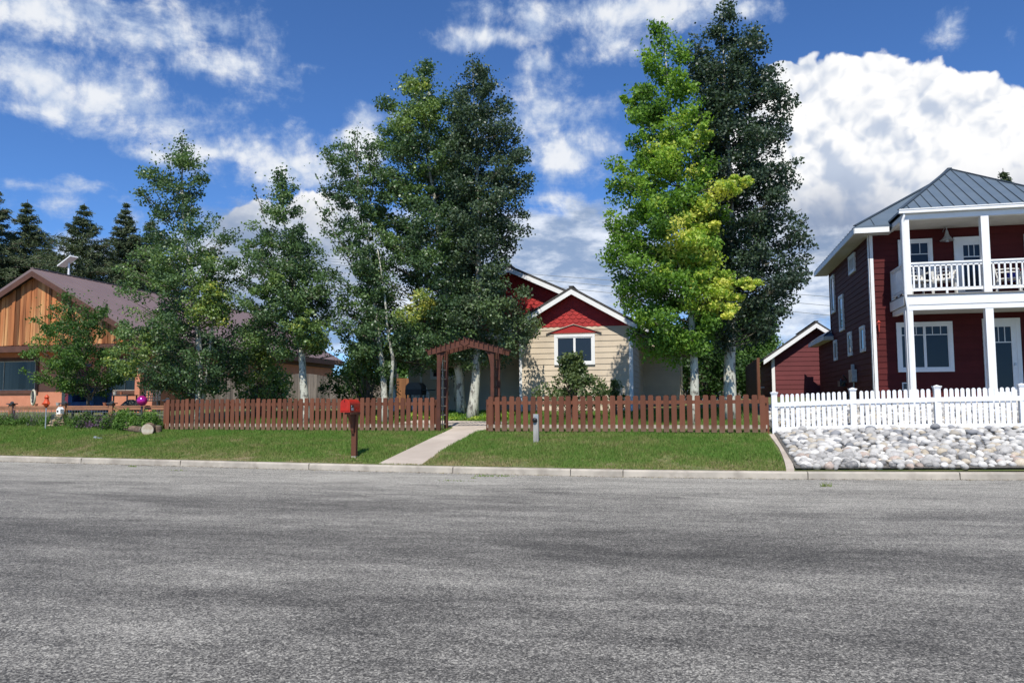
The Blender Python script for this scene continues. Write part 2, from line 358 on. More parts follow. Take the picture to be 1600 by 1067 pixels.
# lots: one rising sheet from kerb to horizon
def gridsheet(x0,x1,nx,rows,dz=0.,name='ground',m=None):
    xs=np.linspace(x0,x1,nx); V=[];Fc=[]
    nr=len(rows)
    for i,x in enumerate(xs):
        k=ky(x); f=fy(x)
        for r in rows:
            y=k+.14+(f-k-.14)*r if r<=1 else f+(r-1)
            V.append((x,y,g(x,y)+dz-(.012 if r==0 else 0)))
    for i in range(nx-1):
        for j in range(nr-1): Fc.append((i*nr+j,(i+1)*nr+j,(i+1)*nr+j+1,i*nr+j+1))
    mb=MB(); mb.add(V,Fc); return mb
gm=gridsheet(-60,60,200,[0,.1,.25,.5,.75,1,1.8,2.5,3.5,4.5,6,8,10,13,17,25,40,61])
tag(gm.build('ground',M['soil'],smooth=True),kind='structure')
far=MB(); far.add([(-1500,-40,-.02),(1500,-40,-.02),(1500,2500,-.02),(-1500,2500,-.02)],[(0,1,2,3)])
far.add([(-1500,79,1.5),(1500,79,1.5),(1500,2500,1.6),(-1500,2500,1.6)],[(0,1,2,3)])
tag(far.build('far_ground',M['soil']),kind='structure')
# kerb: real step, cut by joints
kb=MB(); jb=MB(); joints=[-20.2,-17.4,-14.4,-11.45,-8.05,-4.75,-2.35,-1.35,1.95,4.55,7.6]
xs=sorted(set(list(np.arange(-60,60.1,.6))+joints+[p[0] for p in KERB]))
for a,b in zip(xs,xs[1:]):
    a2=a+(.006 if a in joints else 0); b2=b-(.006 if b in joints else 0)
    P=[(0.,-.03),(.015,.10),(.035,.128),(.05,.13),(.155,.132),(.16,-.03)]
    vs=[(x,ky(x)+d,z) for x in (a2,b2) for d,z in P]; n=len(P)
    kb.add(vs,[(i,i+n,i+1+n,i+1) for i in range(n-1)]+[tuple(range(n)),tuple(range(2*n-1,n-1,-1))],.5)
tag(kb.build('kerb',M['concrete']),kind='structure')
for x in joints: jb.box(x-.007,ky(x)+.004,-.02,x+.007,ky(x)+.15,.118)
tag(jb.build('kerb_joint_filler',M['asphaltfill']),kind='structure')
# dropped concrete walk from the kerb through the arbour and round to the left
def strip(L,Rr,dz,name,m,sub=4):
    mb=MB(); LL=[];RR=[]
    for i in range(len(L)-1):
        for s in range(sub):
            t=s/sub; LL.append((L[i][0]+(L[i+1][0]-L[i][0])*t,L[i][1]+(L[i+1][1]-L[i][1])*t)); RR.append((Rr[i][0]+(Rr[i+1][0]-Rr[i][0])*t,Rr[i][1]+(Rr[i+1][1]-Rr[i][1])*t))
    LL.append(L[-1]);RR.append(Rr[-1])
    for i in range(len(LL)-1):
        q=[LL[i],RR[i],RR[i+1],LL[i+1]]
        mb.slab([(x,y,g(x,y)+dz) for x,y in q],.06)
    return tag(mb.build(name,m),kind='structure')
def gpx(x,y):
    d=ray(x,y)/F; t=14.
    while t<80:
        p=va(0,0,H)+d*t
        if p[2]<=g(p[0],p[1])+.01: return (p[0],p[1])
        t+=.01
    return (p[0],p[1])
PL=[(-6.45,ky(-6.45)+.165),(-6.42,17.2),(-6.40,18.6),(-6.36,19.7),(-6.42,20.5),(-6.9,21.1),(-8.6,21.6)]
PR=[(-5.47,ky(-5.47)+.165),(-5.55,16.8),(-5.56,18.0),(-5.52,19.3),(-5.35,20.6),(-5.2,21.9),(-8.2,22.5)]
strip(PL,PR,.012,'path',M['path'],5)
pj=MB()
for i,t_ in ((0,.97),(2,.4),(3,.5)):
    pass
def inpath(x,y):
    for i in range(len(PL)-1):
        q=[PL[i],PR[i],PR[i+1],PL[i+1]]; c=0
        for k in range(4):
            ax,ay=q[k];bx,by=q[(k+1)%4]
            c+=1 if (bx-ax)*(y-ay)-(by-ay)*(x-ax)>=0 else 0
        if c==4: return True
    return False
# ---- grass blades: verge lawn and the near part of the yard
grassm=leafmat('grass_blades',[(0,(.40,.32,.18)),(.25,(.29,.27,.12)),(.55,(.195,.255,.068)),(1,(.130,.240,.046))],.35,.6,.15)
def vnoise(x,y,s,seed=0):
    r=np.random.default_rng(seed); T=r.random((64,64)); X=x/s; Y=y/s; xi=np.floor(X).astype(int); yi=np.floor(Y).astype(int); fx=X-xi; fy_=Y-yi; fx=fx*fx*(3-2*fx); fy_=fy_*fy_*(3-2*fy_)
    g_=lambda i,j:T[i%64,j%64]
    return (g_(xi,yi)*(1-fx)+g_(xi+1,yi)*fx)*(1-fy_)+(g_(xi,yi+1)*(1-fx)+g_(xi+1,yi+1)*fx)*fy_
kyv=np.vectorize(ky); fyv=np.vectorize(fy); gv=np.vectorize(g)
def grass(n,x0,x1,ylo,yhi,hh,name,label,seed=1,lush=0.,excl=None):
    r=np.random.default_rng(seed); x=r.uniform(x0,x1,n); u=r.random(n)
    a=ylo(x); b=yhi(x); y=a+(b-a)*u
    keep=np.array([not inpath(p,q) for p,q in zip(x,y)])
    if excl is not None: keep&=~excl(x,y)
    bare=vnoise(x,y,.55,3)*.6+vnoise(x,y,.2,4)*.4
    ed=np.clip((y-a)/1.4,0,1)            # thin and dry by the kerb
    keep&=(bare>.30*(1-ed)+.10)|(r.random(n)<.25)
    x,y,u,ed,bare=x[keep],y[keep],u[keep],ed[keep],bare[keep]; n=len(x)
    z=gv(x,y); h=hh*r.uniform(.5,1.25,n)*(.55+.6*ed)*(.75+.5*vnoise(x,y,.8,8)); th=r.uniform(0,6.283,n); wd=r.uniform(.006,.012,n); ln=h*r.uniform(.1,.8,n); ta=r.uniform(0,6.283,n)
    V=np.empty((n,3,3)); cx,sx=np.cos(th)*wd,np.sin(th)*wd
    V[:,0]=np.stack([x-cx,y-sx,z-.005],1); V[:,1]=np.stack([x+cx,y+sx,z-.005],1); V[:,2]=np.stack([x+np.cos(ta)*ln,y+np.sin(ta)*ln,z+h],1)
    tint=np.clip(.26+.46*ed+lush+.5*(vnoise(x,y,1.3,5)-.5)+.5*(vnoise(x,y,.35,6)-.5)+r.normal(0,.17,n)-.25*(bare<.3),0,1)
    o=npmesh(name,V.reshape(-1,3),np.arange(3*n).reshape(-1,3),grassm,tint); return tag(o,label,'grass',kind='stuff')
grass(270000,-25.,1.62,lambda x:kyv(x)+.125,lambda x:fyv(x)+.15,.055,'lawn_grass','mown green verge lawn between the kerb and the brown picket fence',1,.05)
grass(70000,-15,1.6,lambda x:fyv(x)+.15,lambda x:fyv(x)+6.,.07,'yard_grass','green yard grass behind the brown picket fence',2,.28)
# tufts of weed growing in the gutter
wr=np.random.default_rng(5)
def tuft(x,y,z,n,h,spread,m,seed,tint=.6,wd=.008):
    r=np.random.default_rng(seed); px=x+r.normal(0,spread,n); py=y+r.normal(0,spread*.5,n); hh=h*r.uniform(.4,1.1,n); ta=r.uniform(0,6.28,n); ln=hh*r.uniform(.2,.9,n); th=r.uniform(0,3.14,n)
    V=np.empty((n,3,3)); V[:,0]=np.stack([px-np.cos(th)*wd,py-np.sin(th)*wd,np.full(n,z)],1); V[:,1]=np.stack([px+np.cos(th)*wd,py+np.sin(th)*wd,np.full(n,z)],1); V[:,2]=np.stack([px+np.cos(ta)*ln,py+np.sin(ta)*ln,z+hh],1)
    return V.reshape(-1,3),np.clip(r.normal(tint,.15,n),0,1)
def gz(x,y,z=0.):
    d=ray(x,y); t=(z-H)/d[2]; p=va(0,0,H)+d*t; return p[0],p[1]
for (px,py,n,h,sp,lb) in ((757,744,60,.05,.10,'weed tuft at the kerb foot just right of the concrete walk'),(708,751,40,.03,.13,'flat green weed in the road in front of the walk'),(740,747,25,.03,.04,'smallest weed tuft in the road right of the walk'),(1291,760,40,.08,.05,'weed sprig in the gutter in front of the river rocks'),(207,729,40,.05,.06,'weed tuft in the gutter below the left lawn'),(790,744,60,.04,.12,'weed patch along the kerb foot in front of the grey stake'),(280,735,30,.03,.10,'thin weeds in the kerb joint below the left fence end')):
    x,y=gz(px,py); V,ti=tuft(x,min(y,ky(x)-.03),.0,n,h,sp,None,int(px)); o=npmesh('weed_tuft',V,np.arange(len(V)).reshape(-1,3),grassm,ti); tag(o,lb,'weeds',kind='stuff')
lr=np.random.default_rng(44); n=2600; lx=lr.uniform(-18,7,n); ly=kyv(lx)-np.abs(lr.normal(0,.10,n))-.004; th=lr.uniform(0,6.28,n); sz=lr.uniform(.006,.022,n)*(1+(lr.random(n)<.05)*1.3)
V=np.empty((n,4,3))
for k in range(4): a=th+k*math.pi/2; V[:,k]=np.stack([lx+np.cos(a)*sz*(1 if k%2 else .6),ly+np.sin(a)*sz*(1 if k%2 else .6),.006+lr.random(n)*.008],1)
tag(npmesh('gutter_litter',V.reshape(-1,3),np.arange(4*n).reshape(-1,4),leafmat('litter',[(0,(.05,.04,.03)),(.5,(.16,.12,.08)),(.8,(.30,.26,.20)),(1,(.42,.36,.12))],.1,.8,.1),lr.random(n)),'grit and dry leaf litter gathered along the foot of the kerb','litter',kind='stuff')
# ============================================================ fences
def picket_mesh(w_,h,th,clip_=.028,round_=False,name='picket'):
    mb=MB()
    if round_:
        pts=[(-w_/2,0),(w_/2,0)]+[(w_/2*math.cos(a),h-w_/2+w_/2*math.sin(a)) for a in np.linspace(0,math.pi,9)]
    else: pts=[(-w_/2,0),(w_/2,0),(w_/2,h-clip_),(w_/2-clip_*.35,h-clip_*.3),(w_/2-clip_*.9,h),(-w_/2+clip_*.9,h),(-w_/2+clip_*.35,h-clip_*.3),(-w_/2,h-clip_)]
    mb.prism(lambda u,d,z:(u,d,z),pts,0,th)
    return mb
def mk_fence(root,P0,P1,n,pw,hfun,th,m,mesh_mb,zoff=.03,lead=None):
    base=mesh_mb; proto=None
    dx,dy=P1[0]-P0[0],P1[1]-P0[1]; ang=math.atan2(dy,dx)
    for i in range(n):
        t=(i+.5)/n; x=P0[0]+dx*t; y=P0[1]+dy*t
        if proto is None:
            proto=base.build('picket',m); o=proto
        else: o=proto.copy(); C.objects.link(o)
        o.parent=root; r0=OR[root.name]
        o.location=(x-r0[0]+random.uniform(-.004,.004),y-r0[1]-.045,g(x,y)+zoff-r0[2]+random.uniform(-.012,.012)+hfun(t)); o.rotation_euler=(random.uniform(-.008,.008),random.gauss(0,.008),ang)
def rail(root,P0,P1,zo,w_,h,m,name='rail',seg=6,yo=0.):
    mb=MB(); 
    for i in range(seg):
        a,b=i/seg,(i+1)/seg; q=[]
        for t in (a,b):
            x=P0[0]+(P1[0]-P0[0])*t; y=P0[1]+(P1[1]-P0[1])*t+yo; q.append((x,y,g(x,y)+zo))
        mb.bar(q[0],q[1],w_,h)
    return mb.build(name,m,root)
def postbox(root,x,y,h,s,m,name='post',cap=None,zb=-.1):
    z=g(x,y); mb=MB(); mb.box(x-s/2,y-s/2,z+zb,x+s/2,y+s/2,z+h); o=mb.build(name,m,root)
    if cap:
        mc=MB(); c=s/2+.02; mc.box(x-c,y-c,z+h,x+c,y+c,z+h+.02)
        vs=[(x-c+.01,y-c+.01,z+h+.02),(x+c-.01,y-c+.01,z+h+.02),(x+c-.01,y+c-.01,z+h+.02),(x-c+.01,y+c-.01,z+h+.02),(x,y,z+h+.055)]
        mc.add(vs,[(0,1,4),(1,2,4),(2,3,4),(3,0,4)]); mc.build('cap',cap,o)
    return o
A0=(-15.1,20.15);A1=(-6.62,19.62)
fl=thing('picket_fence','long reddish brown picket fence behind the red mailbox, left of the arbour','fence',(A0[0],A0[1],g(*A0)))
mk_fence(fl,A0,A1,50,.11,lambda t:0.,.02,M['picketstain'],picket_mesh(.117,.87,.02))
rail(fl,A0,A1,.74,.04,.085,M['redstain']); rail(fl,A0,A1,.16,.04,.085,M['weathered'],'bottom_rail')
for t in (.0,.26,.52,.78,1.): 
    x=A0[0]+(A1[0]-A0[0])*t; y=A0[1]+(A1[1]-A0[1])*t+.07; postbox(fl,x,y,.84,.09,M['redstain'])
B0=(-5.2,19.55);B1=(1.62,19.2)
fr_=thing('picket_fence','reddish brown picket fence before the beige house, between arbour and white fence','fence',(B0[0],B0[1],g(*B0)))
mk_fence(fr_,B0,B1,37,.12,lambda t:0.,.02,M['picketstain'],picket_mesh(.125,.88,.02))
rail(fr_,B0,B1,.75,.04,.085,M['redstain']); rail(fr_,B0,B1,.16,.04,.085,M['weathered'],'bottom_rail')
for t in (.0,.33,.66,1.): 
    x=B0[0]+(B1[0]-B0[0])*t; y=B0[1]+(B1[1]-B0[1])*t+.07; postbox(fr_,x,y,.84,.09,M['redstain'])
# white vinyl fence
wf=thing('picket_fence','bright white vinyl picket fence with capped posts standing over the river rocks','fence',(1.78,19.17,g(1.78,19.17)))
WP=[]
for px,yy in ((1210,19.17),(1333,18.87),(1465,18.6),(1598,18.42)):
    p=at(px,640,yy); WP.append((p[0],yy))
WP.append((2*WP[-1][0]-WP[-2][0],18.3))
pmw=picket_mesh(.074,.86,.018,round_=True)
protow=None
for i,(x,y) in enumerate(WP):
    z=g(x,y); mbp=MB(); s=.062; mbp.box(x-s,y-s,z-.2,x+s,y+s,z+.93); po=mbp.build('post',M['vinyl'],wf)
    mc=MB(); mc.box(x-s-.012,y-s-.012,z+.905,x+s+.012,y+s+.012,z+.93); c=s+.022; mc.box(x-c,y-c,z+.93,x+c,y+c,z+.95)
    vs=[(x-s,y-s,z+.95),(x+s,y-s,z+.95),(x+s,y+s,z+.95),(x-s,y+s,z+.95),(x,y,z+.975)]; mc.add(vs,[(0,1,4),(1,2,4),(2,3,4),(3,0,4)]); mc.build('cap',M['vinyl'],po)
    if i<len(WP)-1:
        x2,y2=WP[i+1]; z2=g(x2,y2); mr=MB()
        mr.bar((x,y-.052,z+.66),(x2,y2-.052,z2+.66),.035,.10); mr.build('rail',M['vinyl'],wf); mr=MB(); mr.bar((x,y-.052,z+.10),(x2,y2-.052,z2+.10),.035,.09); mr.build('rail',M['vinyl'],wf)
        k=13
        for j in range(k):
            t=(.07+(.86)*(j+.5)/k)+ (0.); xx=x+(x2-x)*t; yy=y+(y2-y)*t
            if protow is None: protow=pmw.build('picket',M['vinyl']); o=protow
            else: o=protow.copy(); C.objects.link(o)
            o.parent=wf; r0=OR[wf.name]; o.location=(xx-r0[0],yy-r0[1]-.045,z+(z2-z)*t+.035-r0[2]); o.rotation_euler=(0,0,math.atan2(y2-y,x2-x))
# ============================================================ arbour
M['arbor']=mat('arbor_stain',(.115,.040,.024),(.08,.030,.019),3,.75,bump=.2,rnd=.15)
ax0,ax1,ay=-6.53,-5.08,19.6
ar=thing('garden_arbor','reddish brown wooden arbour with slatted peaked top over the front walk','arbor',(-5.8,ay,g(-5.8,ay)))
zt=2.78
for x in (ax0,ax1):
    z=g(x,ay)
    for yy,hh_ in ((ay,0),(ay+.62,0)):
        mb=MB(); mb.box(x-.045,yy-.045,z-.1,x+.045,yy+.045,zt+.02); mb.build('post',M['arbor'],ar)
    mb=MB()   # side lattice
    for k in range(9): mb.bar((x,ay,z+.2+k*.24),(x,ay+.62,z+.2+k*.24),.02,.03)
    mb.bar((x,ay+.3,z+.1),(x,ay+.3,zt),.02,.03); mb.build('lattice',M['weathered'] if x<-6 else M['arbor'],ar)
    s=1 if x<-6 else -1   # curved knee brace
    mb=MB(); pts=[(x+s*.045,zt-.02),(x+s*.045,zt-.62)]+[(x+s*(.047+.17*(1-math.cos(a))),zt-.64+.62*math.sin(a)) for a in np.linspace(.05,math.pi/2,8)]
    mb.prism(lambda u,d,zz:(u,d,zz),pts,ay-.02,ay+.03); mb.build('brace',M['arbor'],ar)
xm=(ax0+ax1)/2
for yy in (ay-.06,ay+.68):
    mb=MB()
    for s in (-1,1):
        pts=[(xm,3.06),(xm,2.90),(xm+s*1.0,2.66),(xm+s*1.04,2.78),(xm+s*.6,2.90)]
        mb.prism(lambda u,d,zz:(u,d,zz),pts,yy-.02,yy+.02)
    mb.prism(lambda u,d,zz:(u,d,zz),[(xm-.12,2.95),(xm,2.88),(xm+.12,2.95),(xm,3.10)],yy-.035,yy+.035)
    mb.build('arch_beam',M['arbor'],ar)
for k in range(17):
    u=-1+2*k/16; x=xm+u*1.03; z=3.075-abs(u)*.30
    mb=MB(); mb.bar((x,ay-.16,z+.015),(x,ay+.78,z+.015),.022,.055); mb.build('slat',M['arbor'],ar)
# ============================================================ mailbox
x,y=-7.28,16.05; z=g(x,y)
mbx=thing('mailbox','bright red dome-top mailbox on a reddish brown wooden post by the kerb','mailbox',(x,y,z))
mb=MB(); mb.box(x-.06,y-.05,z+.05,x+.05,y+.05,z+.98); mb.build('post',M['redstain'],mbx)
mb=MB(); mb.box(x-.055,y-.045,z-.1,x+.045,y+.045,z+.055); mb.build('post_foot',M['weathered'],mbx)
mb=MB(); mb.box(x-.09,y-.34,z+.955,x+.06,y+.15,z+.998); mb.build('shelf',M['redstain'],mbx)
mb=MB(); mb.prism(lambda u,d,zz:(d,u,zz),[(y-.05,z+.955),(y-.05,z+.55),(y-.09,z+.53),(y-.12,z+.60),(y-.14,z+.74),(y-.27,z+.90),(y-.32,z+.955)],x-.045,x+.02); mb.build('bracket',M['redstain'],mbx)
mred=mat('mailbox_red',(.44,.020,.008),(.34,.014,.007),5,.45,spec=.35,c3=(.50,.05,.03),s3=3)
bx=x-.06; Wb=.108
def mxf(u,v,zz): return (bx+v,y-u,z+.998+zz)     # door end faces the street
def domeprof(W_,h0,k): return [(-W_,0),(-W_,h0)]+[(-W_*math.cos(a),h0+W_*.95*math.sin(a)) for a in np.linspace(.18,math.pi-.18,11)]+[(W_,h0),(W_,0)]
def ext(mb,prof,u0,u1):
    n=len(prof); vs=[mxf(u,v,zz) for u in (u0,u1) for v,zz in prof]
    return mb.add(vs,[tuple(range(n)),tuple(range(2*n-1,n-1,-1))]+[(i,i+n,(i+1)%n+n,(i+1)%n) for i in range(n)])
ext(MB(),domeprof(Wb,.175,1),-.16,.36).build('box',mred,mbx)
mb=MB(); ext(mb,[(v*1.035,zz*1.02) for v,zz in domeprof(Wb,.175,1)],.361,.378); ext(mb,[(v*.8,zz*.8+.03) for v,zz in domeprof(Wb,.175,1)],.378,.386); door_=mb.build('door',mred,mbx)
mb=MB(); mb.tube([mxf(.38,-.01,.245),mxf(.41,-.01,.255),mxf(.405,-.01,.29)],.009,6); mb.build('handle',mred,door_)
mb=MB(); f=Wb+.004; mb.add([mxf(.33,f,.035),mxf(.18,f,.035),mxf(.18,f,.155),mxf(.33,f,.155)],[(0,1,2,3)]); mb.build('number_plate',M['black'],mbx)
mwt=mat('sticker_white',(.8,.8,.8),None,5,.5)
mb=MB(); f=Wb+.007
for r_ in range(3):
    for c_ in range(3):
        u0=.315-c_*.042; z0=.042+r_*.02; mb.add([mxf(u0,f,z0),mxf(u0-.032,f,z0),mxf(u0-.032,f,z0+.013),mxf(u0,f,z0+.013)],[(0,1,2,3)])
mb.add([mxf(.325,f,.115),mxf(.285,f,.115),mxf(.285,f,.15),mxf(.325,f,.15)],[(0,1,2,3)])
mb.build('number_digits',mwt,mbx)
mb=MB(); mb.bar(mxf(.05,Wb+.012,.06),mxf(-.13,Wb+.012,.06),.012,.03); mb.build('flag',mred,mbx)
# ============================================================ grey utility stake
x,y=-3.62,18.0; z=g(x,y); st=thing('utility_stake','short grey weathered wooden stake with a black round knob, on the lawn before the fence','stake',(x,y,z))
mstk=mat('grey_stake',(.42,.41,.38),(.26,.25,.23),6,.9,bump=.4,stretch=(1,1,.2))
mb=MB(); mb.box(x-.06,y-.04,z-.1,x+.06,y+.04,z+.66); mb.build('post',mstk,st)
mb=MB(); mb.lathe([(.055,0),(.06,.02),(.045,.05),(.02,.06)],(x-.02,y-.04,z+.52),14,axis='y'); 
for i_ in range(len(mb.v)): v_=mb.v[i_]; mb.v[i_]=(v_[0],2*(y-.04)-v_[1],v_[2])
mb.build('knob',M['black'],st,smooth=True)
mb=MB(); mb.box(x-.03,y-.048,z+.50,x+.045,y-.041,z+.64); mb.build('plate',M['steel'],st)
# ============================================================ windows and doors
def window(parent,m,u0,u1,z0,z1,trim=.09,tm=None,sm=None,glass=None,mull=1,grille=None,d=.02,name='window',curtain=False,sill=0.):
    tm=tm or M['white']; sm=sm or tm; glass=glass or M['glass']
    mb=MB(); e=.045+d
    mb.mbox(m,u0-trim,0,z1,u1+trim,e,z1+trim); mb.mbox(m,u0-trim,0,z0-trim,u1+trim,e+sill,z0)
    mb.mbox(m,u0-trim,0,z0,u0,e-.002,z1); mb.mbox(m,u1,0,z0,u1+trim,e-.002,z1)
    o=mb.build(name,tm,parent)
    ms=MB(); s=.035; e2=.03+d; k=(u1-u0)/(mull+1)
    for i in range(mull+1):
        a=u0+k*i; b=a+k
        ms.mbox(m,a,d,z0,a+s,e2,z1); ms.mbox(m,b-s,d,z0,b,e2,z1); ms.mbox(m,a+s,d,z1-s,b-s,e2-.001,z1); ms.mbox(m,a+s,d,z0,b-s,e2-.001,z0+s)
        if grille:
            zz=z1-grille*(z1-z0); ms.mbox(m,a+s,d,zz-.012,b-s,e2-.003,zz+.012)
            for q in (1,2): uu=a+(b-a)*q/3; ms.mbox(m,uu-.009,d,zz+.012,uu+.009,e2-.004,z1-s)
    ms.build('sash',sm,o)
    mg=MB(); mg.mbox(m,u0+.01,d*.5+(.008 if curtain else 0),z0+.01,u1-.01,d+.012,z1-.01); mg.build('pane',glass,o)
    return o
def corner(parent,m,u0,u1,z0,z1,mt,d=.03): return MB().mbox(m,u0,0,z0,u1,d,z1).build('corner_board',mt,parent)
# ============================================================ beige house
mbeige=mat('beige_lap_siding',(.66,.55,.41),(.60,.50,.375),1.5,.75,tint=.05,c3=(.48,.40,.30),s3=.8,amt3=.4)
mredsh=mat('red_fishscale_shingles',(.40,.026,.022),(.33,.022,.019),4,.6,tint=.12)
mshing=mat('dark_asphalt_shingles',(.045,.042,.040),(.09,.085,.08),25,.9,bump=.5,bscale=40)
ch=thing('house','beige lap-sided house with red fishscale gables and white trim behind the brown fence','house',(-3.8,25,.9))
FX0,FX1=-5.57,-1.92; pkx=-3.79
front=face_front(25.)
def gab(x,pk,zp,sl): return zp-sl*abs(x-pk)
ZP=4.93; SL=.575    # underside line of the small gable
wpoly=[(FX0,.6),(FX1,.6),(FX1,gab(FX1,pkx,ZP,SL)),(pkx,ZP),(FX0,gab(FX0,pkx,ZP,SL))]
mb=MB(); mb.prism(front,wpoly,-.1,0); mb.box(FX0,25.1,.6,FX0+.1,27.2,3.9); mb.box(FX1-.1,25.1,.6,FX1,28.2,3.8)
lowp=[(FX0,.62),(FX1,.62),(FX1,gab(FX1,pkx,ZP,SL)),(FX1-.001,3.80)]
ZB=3.86
lw=clip(wpoly,ZB,False); lap(mb,front,lw,.185,.62)
lap(mb,face_right(FX1),[(25.,.62),(28.2,.62),(28.2,3.8),(25.,3.8)],.185,.62)
lap(mb,face_left(FX0),[(25.,.62),(27.1,.62),(27.1,3.8),(25.,3.8)],.185,.62)
mb.build('wall',mbeige,ch)
def scales(mb,m,poly,wd=.205,ht=.125,d0=.006):
    zmin=min(p[1] for p in poly); zmax=max(p[1] for p in poly); r_=0; z=zmin
    while z<zmax:
        q=clip(clip(poly,z+.02,True),z+ht,False)
        if len(q)>=3:
            ul=min(p[0] for p in q); ur=max(p[0] for p in q); off=(r_%2)*wd/2; u=math.floor(ul/wd)*wd+off-wd
            while u<ur:
                cx=u+wd/2
                if ul+.03<cx<ur-.03:
                    pts=[(cx-wd/2+.004,z+ht*1.35),(cx-wd/2+.004,z+.085)]+[(cx-(wd/2-.004)*math.cos(a),z+.085-.085*math.sin(a)) for a in np.linspace(.3,math.pi-.3,6)]+[(cx+wd/2-.004,z+.085),(cx+wd/2-.004,z+ht*1.35)]
                    n=len(pts); t=random.random()
                    dd=lambda zz:d0+.022*(1-(zz-z)/(ht*1.35))
                    vs=[m(a,dd(b),b) for a,b in pts]+[m(a,0,b) for a,b in pts]
                    mb.add(vs,[tuple(range(n))]+[(i,i+n,i+1+n,i+1) for i in range(n-1)],t)
                u+=wd
        z+=ht; r_+=1
redp=clip(wpoly,ZB,True)
mb=MB(); mb.prism(front,redp,0.0005,.008); scales(mb,front,redp); mb.build('gable_shingles',mredsh,ch)
# main gable behind
Y1=26.75; front1=face_front(Y1); pk1=-6.25; ZP1=6.02; SL1=.466
mx0,mx1=-10.05,-2.0
mp=[(mx0,.6),(mx1,.6),(mx1,gab(mx1,pk1,ZP1,SL1)),(pk1,ZP1),(mx0,gab(mx0,pk1,ZP1,SL1))]
mb=MB(); mb.prism(front1,mp,-.1,0); mb.box(mx0,Y1+.1,.6,mx0+.1,38,4.1); mb.box(mx1-.1,Y1+.1,.6,mx1,38,4.0)
lap(mb,front1,[(mx0,.62),(FX0,.62),(FX0,3.72),(mx0,3.72)],.185,.62); lap(mb,face_left(mx0),[(Y1,.62),(38,.62),(38,4.1),(Y1,4.1)],.185,.62)
lap(mb,face_right(mx1),[(28.1,.62),(38,.62),(38,3.9),(28.1,3.9)],.185,.62)
mb.build('rear_wall',mbeige,ch)
rp=clip(mp,3.72,True); mb=MB(); mb.prism(front1,rp,.0005,.008); scales(mb,front1,rp); mb.build('rear_gable_shingles',mredsh,ch)
def gable_roof(parent,pk,zp,sl,x0,x1,y0,y1,th=.16,trim=None,m=None,fascia=.17):
    """zp: underside height at the peak line; slabs plus white rake boards"""
    mb=MB()
    for xe in (x0,x1):
        mb.slab([(pk,y0,zp+th),(pk,y1,zp+th),(xe,y1,gab(xe,pk,zp,sl)+th),(xe,y0,gab(xe,pk,zp,sl)+th)],th*.55)
    mb.bar((pk,y0-.01,zp+th+.005),(pk,y1,zp+th+.005),.16,.03)
    r=mb.build('roof',m,parent)
    for xe in (x0,x1):
        mf=MB(); ze=gab(xe,pk,zp,sl); vs=[(pk,zp+th*.5),(pk,zp+th*.5-fascia),(xe,ze+th*.5-fascia),(xe,ze+th*.5)]
        mf.prism(lambda u,d,z:(u,d,z),vs,y0+.002,y0+.035); mf.build('rake_board',trim,parent)
    return r
gable_roof(ch,pkx,4.97,SL,-6.05,-1.72,24.66,29.5,trim=M['white'],m=mshing)
gable_roof(ch,pk1,ZP1+.05,SL1,-10.75,-1.45,26.35,38.5,trim=M['white'],m=mshing)
sb=MB(); sb.slab([(pk1,26.4,ZP1+.06),(pk1,38.4,ZP1+.06),(mx1+.45,38.4,gab(mx1+.45,pk1,ZP1+.06,SL1)),(mx1+.45,26.4,gab(mx1+.45,pk1,ZP1+.06,SL1))],.02); 
corner(ch,front,FX0-.0,FX0+.09,.6,3.72,M['white']); corner(ch,front,FX1-.09,FX1+.03,.6,3.75,M['white']); corner(ch,face_right(FX1),25.,25.09,.6,3.7,M['white'])
# white porch beam end left of the bump-out
MB().box(-6.2,24.75,3.50,-5.60,24.80,3.80).build('porch_beam',M['white'],ch)
mb=MB(); mb.box(-10.2,25.2,3.62,-5.62,26.7,3.70); mb.build('porch_ceiling',mbeige,ch)
mb=MB(); mb.box(-10.25,25.1,3.50,-5.62,25.2,3.78); mb.build('porch_beam',M['white'],ch)
window(ch,front,-4.32,-3.17,2.72,3.53,.085,sm=M['white'],mull=1)
# little peaked pediment over that window
mb=MB(); mb.prism(front,[(-4.62,3.665),(-2.92,3.665),(-3.77,3.925)],.02,.05); pd=mb.build('window_pediment',mredsh,ch)
mb=MB()
for s in (-1,1): mb.bar((-3.77,24.945,3.94),(-3.77+s*.90,24.945,3.665),.05,.022)
mb.build('pediment_moulding',M['weathered'],pd)
window(ch,front1,-7.75,-6.90,2.95,3.62,.07,mull=0); window(ch,front1,-9.15,-8.05,2.35,3.55,.07,mull=1)
MB().box(-9.62,26.70,.6,-9.54,26.73,3.6).build('porch_post',M['white'],ch); MB().box(-10.05,25.12,.8,-9.93,25.24,3.5).build('porch_post',M['white'],ch)
# rear side wing seen past the right corner
mb=MB(); wf2=face_front(31.5); mb.box(-2.,31.55,.8,-.55,37,3.7); lap(mb,wf2,[(-2.,.8),(-.55,.8),(-.55,3.7),(-2.,3.7)],.185,.8); lap(mb,face_right(-.55),[(31.5,.8),(37,.8),(37,3.7),(31.5,3.7)],.185,.8); mb.build('side_wing',mbeige,ch)
MB().slab([(-1.97,28.3,4.02),(-.45,28.3,3.72),(-.45,37.4,3.72),(-1.97,37.4,4.02)],.1).build('side_wing_roof',mshing,ch)
MB().box(-1.95,28.35,3.42,-.55,28.5,3.62).build('side_beam',mbeige,ch)
